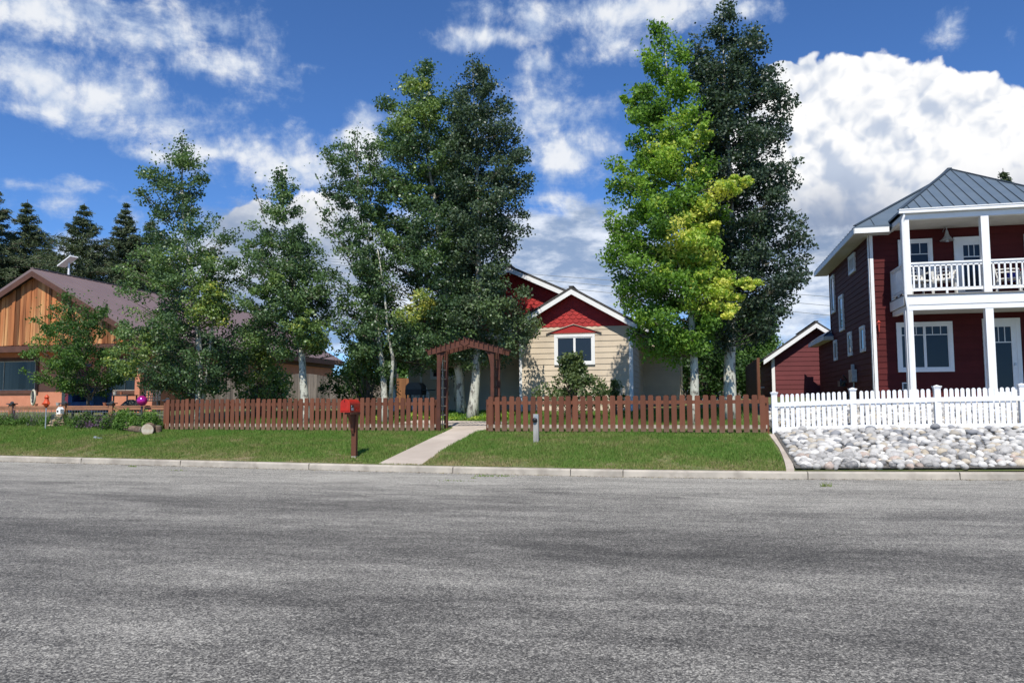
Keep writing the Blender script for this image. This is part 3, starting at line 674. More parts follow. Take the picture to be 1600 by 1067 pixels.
# roof vents
for px,py,hh in ((972,462,.24),):
    p=at(px,py,30); mb=MB(); mb.lathe([(.09,0),(.09,.22),(.15,.22),(.15,.42),(.14,.43)],(p[0]-.0,30,p[2]-.35),12); mb.lathe([(.09,0),(.09,.22),(.15,.22),(.15,.42),(.14,.43)],(p[0]+.32,30,p[2]-.38),12); mb.build('roof_vent',M['steel'],ch)
p=at(988,468,30); mb=MB(); mb.lathe([(.03,0),(.03,.3),(.16,.32),(.05,.40)],(p[0],30,p[2]-.25),12); mb.build('vent_cap',M['white'],ch)
# barbecue and white chair on its porch
gx,gy=-9.0,24.6; z=g(gx,gy)
gr=thing('barbecue_grill','black barbecue grill by the beige porch, left of the arbour','grill',(gx,gy,z))
mb=MB(); mb.box(gx-.28,gy-.25,z+.62,gx+.28,gy+.25,z+.80); mb.build('firebox',M['black'],gr)
mb=MB(); mb.prism(lambda u,d,zz:(u,d,zz),[(gx-.28,z+.80),(gx+.28,z+.80),(gx+.26,z+.93),(gx+.16,z+1.02),(gx-.16,z+1.02),(gx-.26,z+.93)],gy-.24,gy+.24); mb.build('lid',M['darkmetal'],gr)
for sx in (-1,1):
    for sy in (-1,1): MB().box(gx+sx*.25-.02,gy+sy*.2-.02,z,gx+sx*.25+.02,gy+sy*.2+.02,z+.62).build('leg',M['black'],gr)
mb=MB(); mb.box(gx+.29,gy-.2,z+.76,gx+.62,gy+.2,z+.785); mb.build('side_shelf',M['black'],gr)
def plastic_chair(x,y,label,rot=0,z=None,group=None,name='patio_chair',m=None,s=1.):
    z=g(x,y) if z is None else z; m=m or M['white']; c=thing(name,label,'chair',(x,y,z),group); ca_,sa_=math.cos(rot),math.sin(rot)
    def q(a,b,cz): a*=s;b*=s;cz*=s; return (x+a*ca_-b*sa_,y+a*sa_+b*ca_,z+cz)
    def qb(mb,a0,b0,c0,a1,b1,c1): return mb.mbox(lambda u,d,zz:q(u,d,zz),a0,b0,c0,a1,b1,c1)
    qb(MB(),-.25,-.25,.40,.25,.25,.43).build('seat',m,c)
    mb=MB()
    for k in range(6): u=-.23+k*.092; mb.bar(q(u,.24,.43),q(u*1.02,.34,.90-.10*abs(u)/.25),.035*s,.02*s)
    for k in range(4): mb.bar(q(-.25,.25+k*.025,.52+k*.1),q(.25,.25+k*.025,.52+k*.1),.02*s,.03*s)
    mb.tube([q(-.27,.24,.43),q(-.27,.32,.78),q(-.15,.345,.90),q(0,.35,.93),q(.15,.345,.90),q(.27,.32,.78),q(.27,.24,.43)],.02*s,6)
    mb.build('backrest',m,c)
    for sx in (-1,1):
        mb=MB(); mb.tube([q(sx*.27,.27,.66),q(sx*.30,0,.66),q(sx*.29,-.25,.64),q(sx*.27,-.27,.42)],.022*s,6); mb.build('armrest',m,c)
        for sy in (-1,1): MB().bar(q(sx*.24,sy*.24,.41),q(sx*.27,sy*.27,0),.04*s,.04*s).build('leg',m,c)
    return c
plastic_chair(-9.35,26.0,'white garden chair in the porch shade behind the grill at the beige house',.4)
# ============================================================ red two-storey house
mdred=mat('dark_red_lap_siding',(.092,.017,.0165),(.079,.0145,.014),1.5,.7,spec=.15,tint=.07)
mroofg=mat('blue_grey_metal_roof',(.115,.15,.185),(.10,.135,.17),2,.42,spec=.5)
msoff=mat('soffit_white',(.62,.60,.56),(.56,.54,.50),3,.6)
rh=thing('house','dark red two-storey house with white balcony porch and grey metal roof','house',(7.5,24.5,1.2))
WX=5.07; WY=24.5; RX=11.2; BY=31.4; f2=face_front(WY); s2=face_left(WX)
mb=MB(); mb.box(WX+.001,WY+.001,1.0,RX,BY,6.42); mb.box(WX+.001,BY,1.0,RX,34.6,3.95)
lap(mb,f2,[(WX,1.),(RX,1.),(RX,6.40),(WX,6.40)],.172,1.); lap(mb,s2,[(WY,1.),(BY,1.),(BY,6.40),(WY,6.40)],.172,1.)
lap(mb,s2,[(BY,1.),(34.6,1.),(34.6,3.9),(BY,3.9)],.172,1.)
mb.build('wall',mdred,rh)
corner(rh,f2,WX-.02,WX+.09,1.,6.38,M['white'],.035); corner(rh,s2,WY-.035,WY+.10,1.,6.38,M['white'],.035); corner(rh,s2,BY-.07,BY+.05,4.1,6.38,mdred,.03)
# main hip roof
AX,AZ=7.77,8.50
ez=6.46; x0,x1,y0,y1=4.60,10.94,24.0,31.9
A=(AX,27.2,AZ);B=(AX,28.7,AZ)
mb=MB()
mb.slab([(x0,y0,ez),A,B,(x0,y1,ez)],.07); mb.slab([(x1,y0,ez),(x1,y1,ez),B,A],.07); mb.slab([(x0,y0,ez),(x1,y0,ez),A],.07); mb.slab([(x1,y1,ez),(x0,y1,ez),B],.07)
gx0,gx1,gy0,gz0=5.54,10.0,22.9,6.60; G=(AX,26.02,AZ+.015)
mb.slab([(gx0,gy0,gz0),(gx1,gy0,gz0),G],.06); mb.slab([(gx0,gy0,gz0),G,(AX,28.5,AZ+.015),(gx0,26.2,gz0)],.06); mb.slab([(gx1,gy0,gz0),(gx1,26.2,gz0),(AX,28.5,AZ+.015),G],.06)
rf=mb.build('roof',mroofg,rh)
ms=MB()
for k in range(1,16):
    x=gx0+(gx1-gx0)*k/16; t=(x-gx0)/(AX-gx0) if x<AX else (gx1-x)/(gx1-AX); t=min(max(t,0),1)
    ms.bar((x,gy0,gz0+.014),(x,gy0+(G[1]-gy0)*t,gz0+(G[2]-gz0)*t+.008),.012,.028)
for k in range(1,20):
    y=y0+(y1-y0)*k/20; t=min((y-y0)/(A[1]-y0),(y1-y)/(y1-B[1]),1); ms.bar((x0,y,ez+.01),(x0+(AX-x0)*t,y,ez+(AZ-ez)*t+.006),.012,.025)
ms.bar((gx0,gy0,gz0+.02),(G[0],G[1],G[2]+.02),.09,.03); ms.bar((gx1,gy0,gz0+.02),(G[0],G[1],G[2]+.02),.09,.03); ms.bar((x0,y0,ez+.02),(A[0],A[1],A[2]+.02),.09,.03); ms.bar((AX,26.,AZ+.04),(AX,28.7,AZ+.04),.12,.04)
for k in range(1,12):
    x=x0+(x1-x0)*k/12; 
    if x<5.5: t=(x-x0)/(AX-x0); ms.bar((x,y0,ez+.014),(x,y0+(A[1]-y0)*t,ez+(AZ-ez)*t+.008),.012,.028)
ms.build('roof_seams',mat('roof_seam_dark',(.06,.08,.10),None,2,.5),rf)
# fascia, soffit
mb=MB(); mb.box(x0,y0-.02,ez-.21,5.52,y0+.015,ez-.06); mb.build('fascia',M['white'],rh)
mb=MB(); mb.box(x0-.02,y0+.015,ez-.21,x0+.015,y1,ez-.06); mb.build('fascia',M['white'],rh)
mb=MB(); mb.box(x0+.015,y0+.02,ez-.205,WX-.002,y1,ez-.185); mb.box(WX+.0,y0+.02,ez-.205,5.6,WY-.03,ez-.185); mb.build('soffit',msoff,rh)
# porch: gutter, beam, ceiling, posts
PY=23.0; bx0,bx1=5.60,11.2
mb=MB(); mb.box(gx0-.03,gy0-.10,gz0-.10,bx1,gy0-.001,gz0+.0); mb.box(gx0-.03,gy0-.115,gz0-.015,bx1,gy0-.10,gz0+.012); mb.build('gutter',M['white'],rh)
mb=MB(); mb.box(5.60,gy0+.0,gz0-.13,bx1,gy0+.12,gz0-.07); mb.build('soffit',msoff,rh)
mb=MB(); mb.box(bx0,PY-.08,6.34,bx1,PY+.08,6.52); mb.box(bx0,PY+.08,6.34,bx0+.12,WY-.03,6.48); mb.build('beam',M['white'],rh)
mb=MB(); mb.box(bx0+.12,PY+.08,6.37,bx1,WY-.025,6.40); mb.build('ceiling',msoff,rh)
mb=MB(); mb.box(bx0-.04,PY-.1,4.0,bx1,PY-.04,4.25); mb.box(bx0-.045,PY-.1,4.0,bx0-.0,WY-.03,4.25); mb.build('deck_fascia',M['white'],rh)
mb=MB(); mb.box(bx0,PY-.04,4.12,bx1,WY-.025,4.20); mb.box(bx0-.05,PY-.13,4.255,bx1,WY-.03,4.285); mb.build('deck_floor',mat('deck_grey',(.25,.24,.22),None,5,.8),rh)
mb=MB(); mb.box(bx0+.02,PY-.085,3.86,bx1,PY+.09,3.995); mb.box(bx0+.02,PY+.09,3.86,bx0+.14,WY-.03,3.995); mb.build('beam',M['white'],rh)
mb=MB(); mb.box(bx0+.14,PY+.09,3.90,bx1,WY-.025,3.93); mb.build('ceiling',msoff,rh)
def xat(px,py,Y): return at(px,py,Y)[0]
ups=[5.68,7.63,9.62]; 
for k,x in enumerate(ups):
    mb=MB(); mb.box(x-.095,PY-.08,4.285,x+.095,PY+.10,6.34); mb.build('porch_post',M['white'],rh)
    mb=MB(); mb.box(x-.095,PY-.075,1.2,x+.095,PY+.10,3.86); mb.build('porch_post',M['white'],rh)
mb=MB(); mb.tube([(gx0+.10,gy0-.04,gz0-.1),(gx0+.10,gy0-.04,6.42),(5.60,PY-.13,6.30),(5.60,PY-.13,4.2),(5.64,PY-.13,3.9),(5.64,PY-.13,1.3)],.035,8); mb.build('downpipe',M['white'],rh)
def railing(x0,y0_,x1,y1_,posts=True):
    mb=MB(); mb.bar((x0,y0_,5.14),(x1,y1_,5.14),.09,.045); mb.bar((x0,y0_,5.08),(x1,y1_,5.08),.04,.07); mb.bar((x0,y0_,4.42),(x1,y1_,4.42),.04,.08); mb.build('railing',M['white'],rh)
    L=math.hypot(x1-x0,y1_-y0_); n=int(L/.128)
    pr=None
    for i in range(n):
        t=(i+.5)/n; x=x0+(x1-x0)*t; y=y0_+(y1_-y0_)*t
        if pr is None:
            o=MB().box(x-.02,y-.02,4.44,x+.02,y+.02,5.08).build('baluster',M['white'],rh); pr=o; px_,py_=x,y
        else:
            o=pr.copy(); C.objects.link(o); o.parent=rh; o.location=(x-px_,y-py_,0)
    for t in (.5,): x=x0+(x1-x0)*t; y=y0_+(y1_-y0_)*t; MB().box(x-.025,y-.025,4.285,x+.025,y+.025,4.42).build('railing_foot',M['white'],rh)
railing(5.78,PY,7.53,PY); railing(7.73,PY,9.52,PY); railing(bx0+.04,PY+.12,bx0+.04,WY-.1)
MB().box(bx0,WY-.14,4.285,bx0+.10,WY-.03,5.16).build('railing_foot',M['white'],rh)
# front windows and doors
window(rh,f2,5.80,7.07,2.35,3.58,.10,mull=1,grille=.22)
def door(parent,m,u0,u1,z0,z1,grille=.2,fm=None):
    mb=MB(); fm=fm or M['white']; t=.11; mb.mbox(m,u0-t,0,z1,u1+t,.06,z1+t); mb.mbox(m,u0-t,0,z0,u0,.058,z1); mb.mbox(m,u1,0,z0,u1+t,.058,z1); mb.build('door_frame',fm,parent)
    ml=MB(); s=.13; ml.mbox(m,u0,.012,z0,u0+s,.045,z1); ml.mbox(m,u1-s,.012,z0,u1,.045,z1); ml.mbox(m,u0+s,.012,z1-s,u1-s,.044,z1); ml.mbox(m,u0+s,.012,z0,u1-s,.044,z0+.22)
    zz=z1-s-grille*(z1-z0); ml.mbox(m,u0+s,.012,zz-.015,u1-s,.042,zz+.015)
    for q in (1,2): uu=u0+s+(u1-u0-2*s)*q/3; ml.mbox(m,uu-.01,.012,zz+.015,uu+.01,.041,z1-s)
    d=ml.build('door',fm,parent); MB().mbox(m,u0+s-.01,.012,z0+.21,u1-s+.01,.025,z1-s+.01).build('pane',M['glass'],d)
    MB().mbox(m,u1-s*.7,.045,z0+.95,u1-s*.4,.09,z0+1.02).build('handle',M['steel'],d)
door(rh,f2,8.05,8.78,1.45,3.62)
window(rh,f2,5.93,6.66,4.75,6.0,.09,mull=0,grille=.28)
door(rh,f2,7.42,8.10,4.30,5.98); door(rh,f2,9.22,9.95,4.30,5.98)
# side windows
for (ya,yb,za,zb,gr_) in ((26.5,27.35,5.62,6.08,None),(30.35,30.95,4.75,6.0,None),(28.75,29.4,3.95,5.05,.5),(25.5,26.0,3.0,3.65,None),(27.55,28.0,3.0,3.65,None),(30.3,30.75,3.0,3.6,None)):
    window(rh,s2,ya,yb,za,zb,.07,mull=(3 if zb-za<.5 else 0),d=.02,grille=None)
# lower back wing roof
mb=MB(); mb.slab([(4.72,31.0,3.86),(9,31.,3.86),(7.5,33.,4.9),(6.5,33.,4.9)],.05); mb.slab([(4.72,31.,3.86),(6.5,33.,4.9),(6.5,33.2,4.9),(4.72,35.0,3.86)],.05); mb.slab([(4.72,31.,3.90),(WX+.02,31.42,4.16),(WX+.02,34.,4.16),(4.72,34.9,3.90)],.06); mb.build('rear_roof',mroofg,rh)
mb=MB(); mb.box(4.70,31.0,3.72,4.73,35.,3.86); mb.box(4.70,30.97,3.72,WX,31.,3.86); mb.box(4.73,31.,3.74,WX-.002,35.,3.755); mb.build('fascia',msoff,rh)
# barn lamp on the balcony wall, meters and a red ornament
p=at(1475,378,24.4); lm=MB(); lx,lz=p[0],p[2]
lm.lathe([(.02,.28),(.035,.26),(.05,.18),(.075,.10),(.14,.02),(.19,-.02),(.185,-.025),(.05,-.02),(.05,-.06)],(lx,24.12,lz),16); lm.tube([(lx,24.48,lz+.30),(lx,24.3,lz+.38),(lx,24.12,lz+.36),(lx,24.12,lz+.27)],.015,6); lm.build('barn_lamp',M['steel'],rh,smooth=False)
mm=MB(); mm.box(WX-.17,26.9,2.05,WX-.021,27.45,2.45); mm.box(WX-.14,27.1,2.45,WX-.05,27.2,2.62); mm.tube([(WX-.05,27.3,2.05),(WX-.05,27.3,1.2)],.02,6); mm.build('meter_box',M['steel'],rh)
mm=MB(); mm.tube([(WX-.03,28.6,2.1),(WX-.12,28.6,2.1),(WX-.14,28.9,2.0),(WX-.1,29.3,2.2)],.03,6); mm.box(WX-.2,28.9,1.95,WX-.025,29.35,2.15); mm.tube([(WX-.2,28.2,2.3),(WX-.03,28.6,2.15)],.02,6); mm.build('gas_meter',M['darkmetal'],rh)
mm=MB(); mm.box(WX-.12,28.55,1.45,WX-.022,28.8,1.7); mm.build('service_box',M['darkmetal'],rh)
p=at(1416,603,24.45); mm=MB(); mm.mbox(f2,p[0]-.10,0.02,p[2]-.12,p[0]+.08,.045,p[2]+.1); vt=mm.build('wall_vent',M['white'],rh); MB().mbox(f2,p[0]-.075,.045,p[2]-.09,p[0]+.055,.05,p[2]+.07).build('vent_grille',M['darkmetal'],vt)
p=at(1373,507,24.4); og=MB(); og.lathe([(.012,-.22),(.02,-.1),(.035,.02),(.06,.06),(.02,.10),(.006,.12)],(p[0],24.38,p[2]),10); o=og.build('wall_ornament',mat('ornament_red',(.5,.07,.05),None,8,.5),orig=(p[0],24.38,p[2])); tag(o,'slim red hanging ornament on the dark red front wall beside the porch','ornament')
wt=mat('wicker_white',(.75,.74,.70),(.55,.54,.50),40,.7)
plastic_chair(6.10,23.62,'white wicker chair at the left end of the upstairs balcony',R(10),4.285,name='wicker_chair',m=wt,s=1.05); plastic_chair(6.78,23.62,'white wicker chair to the right of its twin on the balcony',R(-15),4.285,name='wicker_chair',m=wt,s=1.05)
plastic_chair(8.35,23.6,'white chair behind the second balcony bay, beside the middle post',R(70),4.285,name='wicker_chair',m=wt)
tb=thing('patio_table','small white slatted table on the balcony behind the second railing bay','table',(9.1,23.6,4.285))
mb=MB(); 
for k in range(7): mb.box(8.72+k*.11,23.3,4.90,8.80+k*.11,23.9,4.925)
mb.build('tabletop',wt,tb)
for sx in (8.76,9.42):
    for sy in (23.34,23.86): MB().box(sx-.02,sy-.02,4.285,sx+.02,sy+.02,4.90).build('leg',wt,tb)
bl=MB(); bl.box(8.55,24.2,4.72,10.4,24.24,5.0); o=bl.build('draped_banner',mat('banner_blue',(.03,.04,.30),None,6,.8),orig=(9.4,24.2,4.7)); tag(o,'blue cloth draped along the balcony wall behind the white table','cloth')
bl=MB(); bl.tube([(8.3+.1*k,23.95,5.03+.02*math.sin(k)) for k in range(20)],.018,5); o=bl.build('red_garland',mat('garland_red',(.6,.02,.03),None,6,.7),orig=(9.2,23.95,5.)); tag(o,'thin red garland strung across the balcony at rail height','garland')
# ============================================================ red garage
gg=thing('garage','small dark red gabled garage with white trim beside the tall red house','garage',(5.14,35.9,1.5))
GY=35.9; gf=face_front(GY); gp=5.14; gz_=4.70; gs=.70; g0,g1=3.29,6.99
gpoly=[(g0,1.2),(g1,1.2),(g1,gab(g1,gp,gz_,gs)),(gp,gz_),(g0,gab(g0,gp,gz_,gs))]
mgar=mat('garage_red_siding',(.150,.036,.038),(.132,.032,.034),1.5,.7,tint=.07)
mb=MB(); mb.prism(gf,gpoly,-.1,0); lap(mb,gf,gpoly,.2,1.2); mb.box(g0,GY+.1,1.2,g0+.1,GY+6,3.45); lap(mb,face_left(g0),[(GY,1.2),(GY+6,1.2),(GY+6,3.4),(GY,3.4)],.2,1.2); mb.build('wall',mgar,gg)
gable_roof(gg,gp,gz_+.03,gs,2.93,7.37,GY-.35,GY+6.3,trim=M['white'],m=mshing,fascia=.20)
corner(gg,gf,g0-.01,g0+.12,1.2,3.45,M['white'])
mb=MB(); mb.tube([(g0-.04,GY+3.5,2.15),(g0-.5,GY+3.5,2.15),(g0-.6,GY+3.4,2.0)],.03,6); mb.build('wall_lamp',M['white'],gg)
# side fence (dark) between the lots
sf=thing('board_fence','dark brown board fence running back along the left side of the garage','fence',(2.6,30,1.3))
mb=MB(); k=0
for y in np.arange(31,37.5,.16):
    h=3.05-.0*(y-31)+random.uniform(-.02,.02); mb.box(2.28,y,1.1,2.31,y+.15,h,random.random())
mb.build('board_panel',mat('dark_brown_boards',(.05,.022,.015),(.03,.015,.01),4,.9,tint=.2),sf)
for y in (31,33.4,35.8): MB().box(2.31,y,1.1,2.41,y+.1,3.1).build('post',M['redstain'],sf)
# ============================================================ salmon house on the left
msal=mat('salmon_stucco',(.60,.245,.145),(.54,.215,.125),2.5,.9,bump=.3,bscale=60)
mroofb=mat('brown_metal_roof',(.205,.145,.135),(.185,.13,.122),.8,.5,spec=.4)
mbrown=mat('brown_trim',(.12,.055,.038),(.09,.042,.03),4,.7)
mtimber=mat('raw_live_edge_boards',(.42,.155,.055),(.26,.088,.032),2.2,.8,bump=.3,stretch=(1.6,1,.12),tint=.55,c3=(.55,.33,.14),s3=1.6,amt3=.7)
lh=thing('house','salmon stucco house with raw timber gable and long brown metal roof, at the left','house',(-24,27,1))
LX=-25.86; LZ=6.70; LS=(6.82-3.95)/5.31; XR=-20.95; XLf=-30.8; LY=27.35
lf=face_front(LY); mb=MB()
mb.box(XLf,LY,.7,XR,43,3.9); mb.prism(face_front(26.35),[(XLf,3.72),(XR,3.72),(LX,LZ-.05)],-.9,-.02); mb.build('wall',msal,lh)
# timber gable
mb=MB(); x=XLf+.3; fg=face_front(26.33)
while x<XR-.3:
    w_=random.choice([.10,.14,.18,.24]); xe=x+w_; zt0=gab(x,LX,LZ-.02,LS); zt1=gab(xe,LX,LZ-.02,LS); zb=3.83+random.uniform(-.02,.03)
    if min(zt0,zt1)>zb+.05:
        k_=5; zl=[zb+(zt0-zb)*i/k_ for i in range(k_+1)]; zr=[zb+(zt1-zb)*i/k_ for i in range(k_+1)]
        jit=lambda:random.uniform(-.012,.012)
        pts=[(x+jit(),zz) for zz in zl]+[(xe+jit(),zz) for zz in reversed(zr)]; dd=random.choice([.02,.05])
        mb.prism(fg,pts,0,dd,random.random())
    x+=w_*.93
mb.build('gable_boards',mtimber,lh)
gable_roof(lh,LX,LZ+.02,LS,-31.3,-20.45,26.0,43.4,trim=mbrown,m=mroofb,th=.2,fascia=.24)
sm_=MB(); 
for k in range(1,44):
    y=26+17.4*k/44; sm_.bar((LX,y,LZ+.225),(-20.45,y,gab(-20.45,LX,LZ,LS)+.225),.018,.022)
sm_.build('roof_seams',mroofb,lh)
mb=MB(); mb.box(-20.47,26.03,3.72,-20.40,43.4,4.01); mb.build('gutter',mbrown,lh)
mb=MB(); mb.box(XLf,26.2,3.56,XR+.1,26.42,3.80); mb.build('porch_beam',mbrown,lh)
mb=MB(); mb.box(XLf,26.42,3.70,XR,LY,3.73); mb.build('porch_ceiling',msal,lh)
MB().box(-20.60-.45,26.2,.8,-20.83,26.42,3.56).build('porch_post',msal,lh)
mb=MB(); mb.box(XR-.02,26.42,3.56,XR+.1,43.,3.80); mb.build('side_beam',mbrown,lh)
mcg=mat('curtained_glass',(.012,.016,.018),(.075,.085,.08),1.6,.05,detail=2,stretch=(2.2,1,.05),spec=.35)
def lwin(m,u0,u1,z0,z1,name='window'):
    mb=MB(); t=.14; mb.mbox(m,u0-t,0,z1,u1+t,.05,z1+t); mb.mbox(m,u0-t,0,z0-t,u1+t,.06,z0); mb.mbox(m,u0-t,0,z0,u0,.048,z1); mb.mbox(m,u1,0,z0,u1+t,.048,z1); o=mb.build(name,mbrown,lh)
    s=.04; ms=MB(); c=(u0+u1)/2
    for a,b in ((u0,c+.02),(c-.02,u1)): ms.mbox(m,a,.02+(.004 if a==u0 else 0),z0,a+s,.045+(.004 if a==u0 else 0),z1); ms.mbox(m,b-s,.02,z0,b,.042,z1); ms.mbox(m,a+s,.02,z1-s,b-s,.041,z1); ms.mbox(m,a+s,.02,z0,b-s,.041,z0+s)
    ms.build('sash',M['weathered'],o)
    mg=MB(); mg.mbox(m,u0,.002,z0,u1,.028,z1); mg.build('pane',mcg,o)
def u_at(px,py=600): return at(px,py,LY)[0]
lwin(lf,u_at(-42),u_at(56),2.05,3.28); lwin(lf,u_at(171),u_at(222),2.0,3.28)
mpl=mat('plum_door',(.16,.030,.045),(.13,.026,.04),4,.6)
mb=MB(); d0,d1=u_at(104),u_at(140); mb.mbox(lf,d0,0,.9,d1,.05,3.0); dr=mb.build('door',mpl,lh)
for a,b in ((.15,.45),(.55,.85)):
    for z0_,z1_ in ((1.1,1.75),(1.9,2.8)): mb=MB().mbox(lf,d0+(d1-d0)*a,.05,z0_,d0+(d1-d0)*b,.06,z1_); mb.build('door_panel',mpl,dr)
mb=MB(); mb.mbox(lf,d0-.16,0,.9,d0,.06,3.1); mb.mbox(lf,d0-.16,0,3.0,d1+.1,.06,3.1); mb.build('door_frame',M['darkmetal'],lh)
sr=face_right(XR)
for ya,yb in ((28.2,29.1),(31.0,32.0),(32.5,33.4),(36,37)):
    window(lh,sr,ya,yb,2.1,3.0,.08,tm=mbrown,sm=M['weathered'],mull=1)
mb=MB(); mb.mbox(sr,34.2,0,1.1,35.1,.05,3.1); mb.build('door',M['weathered'],lh)
# flat dish panel on a roof mast
p=at(107,432,29.0); q=at(107,411,29.0)
ds=thing('roof_antenna','white flat panel antenna tilted on a short mast on the brown roof ridge','antenna',tuple(p))
zb_=gab(p[0],LX,LZ,LS)+.2; MB().tube([(p[0],29.,zb_-.05),(p[0],29.,q[2])],.04,8).build('mast',M['white'],ds)
mb=MB(); mb.bar((q[0]-.42,29.05,q[2]-.13),(q[0]+.42,28.85,q[2]+.24),.38,.05,upv=(-.35,.1,1)); mb.build('panel',M['white'],ds)
# privacy fence of grey boards between the lots
pf_=thing('privacy_fence','tall weathered grey board fence with scalloped top between the salmon and beige houses','fence',(-14,29.5,1))
mb=MB(); x=-20.9; k=0
while x<-11.6:
    u=(x+17)/2.4; hh=2.62+.16*abs(math.sin(u*math.pi)) ; mb.box(x,29.5+random.uniform(-.008,.008),.9,x+.135,29.525,hh-.1,random.random()); x+=.142
mb.build('board_panel',M['greywood'],pf_)
for x in (-20.6,-18.2,-15.8,-13.4): MB().box(x,29.53,.9,x+.1,29.63,2.5).build('post',M['greywood'],pf_)
mor=mat('tan_cedar_boards',(.30,.14,.06),(.20,.09,.04),4,.85,tint=.25,stretch=(1,1,.2))
cf=thing('gate_fence','tan cedar board fence panel at the left corner of the beige house','fence',(-11.2,29.0,1))
mb=MB(); x=-11.75
while x<-10.1: mb.box(x,29.,.9,x+.135,29.025,2.42,random.random()); x+=.142
mb.build('board_panel',mor,cf)
# ============================================================ low post and rail fence with solar caps
rfn=thing('rail_fence','low tan post-and-rail fence with wire mesh and dark caps before the salmon house','fence',(-18,20.3,.9))
mtan=mat('tan_stained_rail',(.36,.17,.09),(.28,.13,.07),4,.8,rnd=.1)
RY=20.35; rx=[-22.6,-20.75,-18.80,-17.12,-15.22]
for i,x in enumerate(rx):
    z=g(x,RY); top=1.44 if i<4 else 1.52
    o=MB().box(x-.065,RY-.065,z-.1,x+.065,RY+.065,top).build('post',mtan if i<4 else M['redstain'],rfn)
    c=MB(); c.box(x-.11,RY-.11,top,x+.11,RY+.11,top+.03); c.lathe([(.07,0),(.075,.03),(.03,.06)],(x,RY,top+.03),4); c.build('cap_light',M['darkmetal'],o)
for a,b in zip(rx,rx[1:]):
    MB().box(a+.065,RY-.03,1.34,b-.065,RY+.03,1.385).build('rail',mtan,rfn); MB().box(a+.065,RY-.02,1.26,b-.065,RY+.02,1.335).build('rail',mtan,rfn)
    MB().box(a+.065,RY-.02,g(a,RY)+.03,b-.065,RY+.02,g(b,RY)+.10).build('rail',mtan,rfn)
    mb=MB(); 
    for k in range(int((b-a)/.1)): mb.bar((a+.07+k*.1,RY,g(a,RY)+.05),(a+.07+k*.1,RY,1.26),.006)
    for k in range(4): mb.bar((a+.06,RY,g(a,RY)+.12+k*.1),(b-.06,RY,g(b,RY)+.12+k*.1),.006)
    mb.build('wire_mesh',M['steel'],rfn)
# ---- things in that front yard
def W3(px,py,Y): p=at(px,py,Y); return p
mora=mat('orange_red_metal',(.62,.08,.02),(.5,.06,.02),10,.5)
x,Y=W3(71,668,19.6)[0],19.6; z=g(x,Y); on=thing('garden_stake','orange-red openwork metal ornament on a pale pole in the lawn','ornament',(x,Y,z))
MB().tube([(x,Y,z-.05),(x,Y,1.42)],.018,6).build('pole',M['steel'],on)
mb=MB(); zc=1.48
mb.lathe([(.01,-.16),(.06,-.10),(.10,-.02),(.07,.05),(.05,.11),(.07,.16),(.03,.22),(.005,.25)],(x,Y,zc),10)
for s in (-1,1): mb.tube([(x,Y,zc-.03),(x+s*.10,Y,zc+.02),(x+s*.13,Y-.03,zc-.04),(x+s*.05,Y-.03,zc-.06)],.014,5); mb.tube([(x,Y,zc+.08),(x+s*.07,Y,zc+.14),(x,Y,zc+.17)],.01,5)
mb.build('ornament_top',mora,on)
# flat stones stacked, with a tiny birdhouse
mst=mat('flagstone_tan',(.50,.40,.25),(.26,.19,.12),7,.9,tint=.4,bump=.3)
x,Y=W3(88,668,20.0)[0],20.0; z=g(x,Y); so=thing('stone_stack','stack of flat tan and brown stones beside the orange ornament','stones',(x,Y,z))
for k in range(8):
    mb=MB(); r_=.235-.010*k+random.uniform(-.02,.02); n=9; a0=random.random()*6; cx_,cy_=x+random.uniform(-.03,.03),Y+random.uniform(-.03,.03)
    pts=[(cx_+r_*random.uniform(.8,1.1)*math.cos(a0+6.283*i/n),cy_+r_*random.uniform(.7,1)*math.sin(a0+6.283*i/n)) for i in range(n)]
    zz=z+k*.045; mb.add([(a,b,zz) for a,b in pts]+[(cx_+(a-cx_)*1.05,cy_+(b-cy_)*1.05,zz+.02+random.uniform(-.006,.006)) for a,b in pts]+[(cx_+(a-cx_)*.96,cy_+(b-cy_)*.96,zz+.043) for a,b in pts],[tuple(range(n-1,-1,-1)),tuple(range(2*n,3*n))]+[(i+k2*n,(i+1)%n+k2*n,(i+1)%n+(k2+1)*n,i+(k2+1)*n) for i in range(n) for k2 in (0,1)],random.random())
    mb.build('stone',mst,so)
bhx=x-.0; zt_=z+.36; bh=thing('bird_house','tiny white bird house with round dark hole behind the stack of flat stones','birdhouse',(bhx,Y+.15,z))
mb=MB(); mb.prism(lambda u,d,zz:(u,d,zz),[(bhx-.07,z+.36),(bhx+.07,z+.36),(bhx+.07,z+.50),(bhx,z+.57),(bhx-.07,z+.50)],Y+.05,Y+.2); mb.build('box',M['white'],bh); MB().lathe([(.03,-.002),(.03,.004)],(bhx-.02,Y+.045,z+.44),12,axis='y').build('entrance',M['black'],bh); MB().box(bhx-.02,Y+.1,z-.05,bhx+.02,Y+.14,z+.36).build('post',M['weathered'],bh)
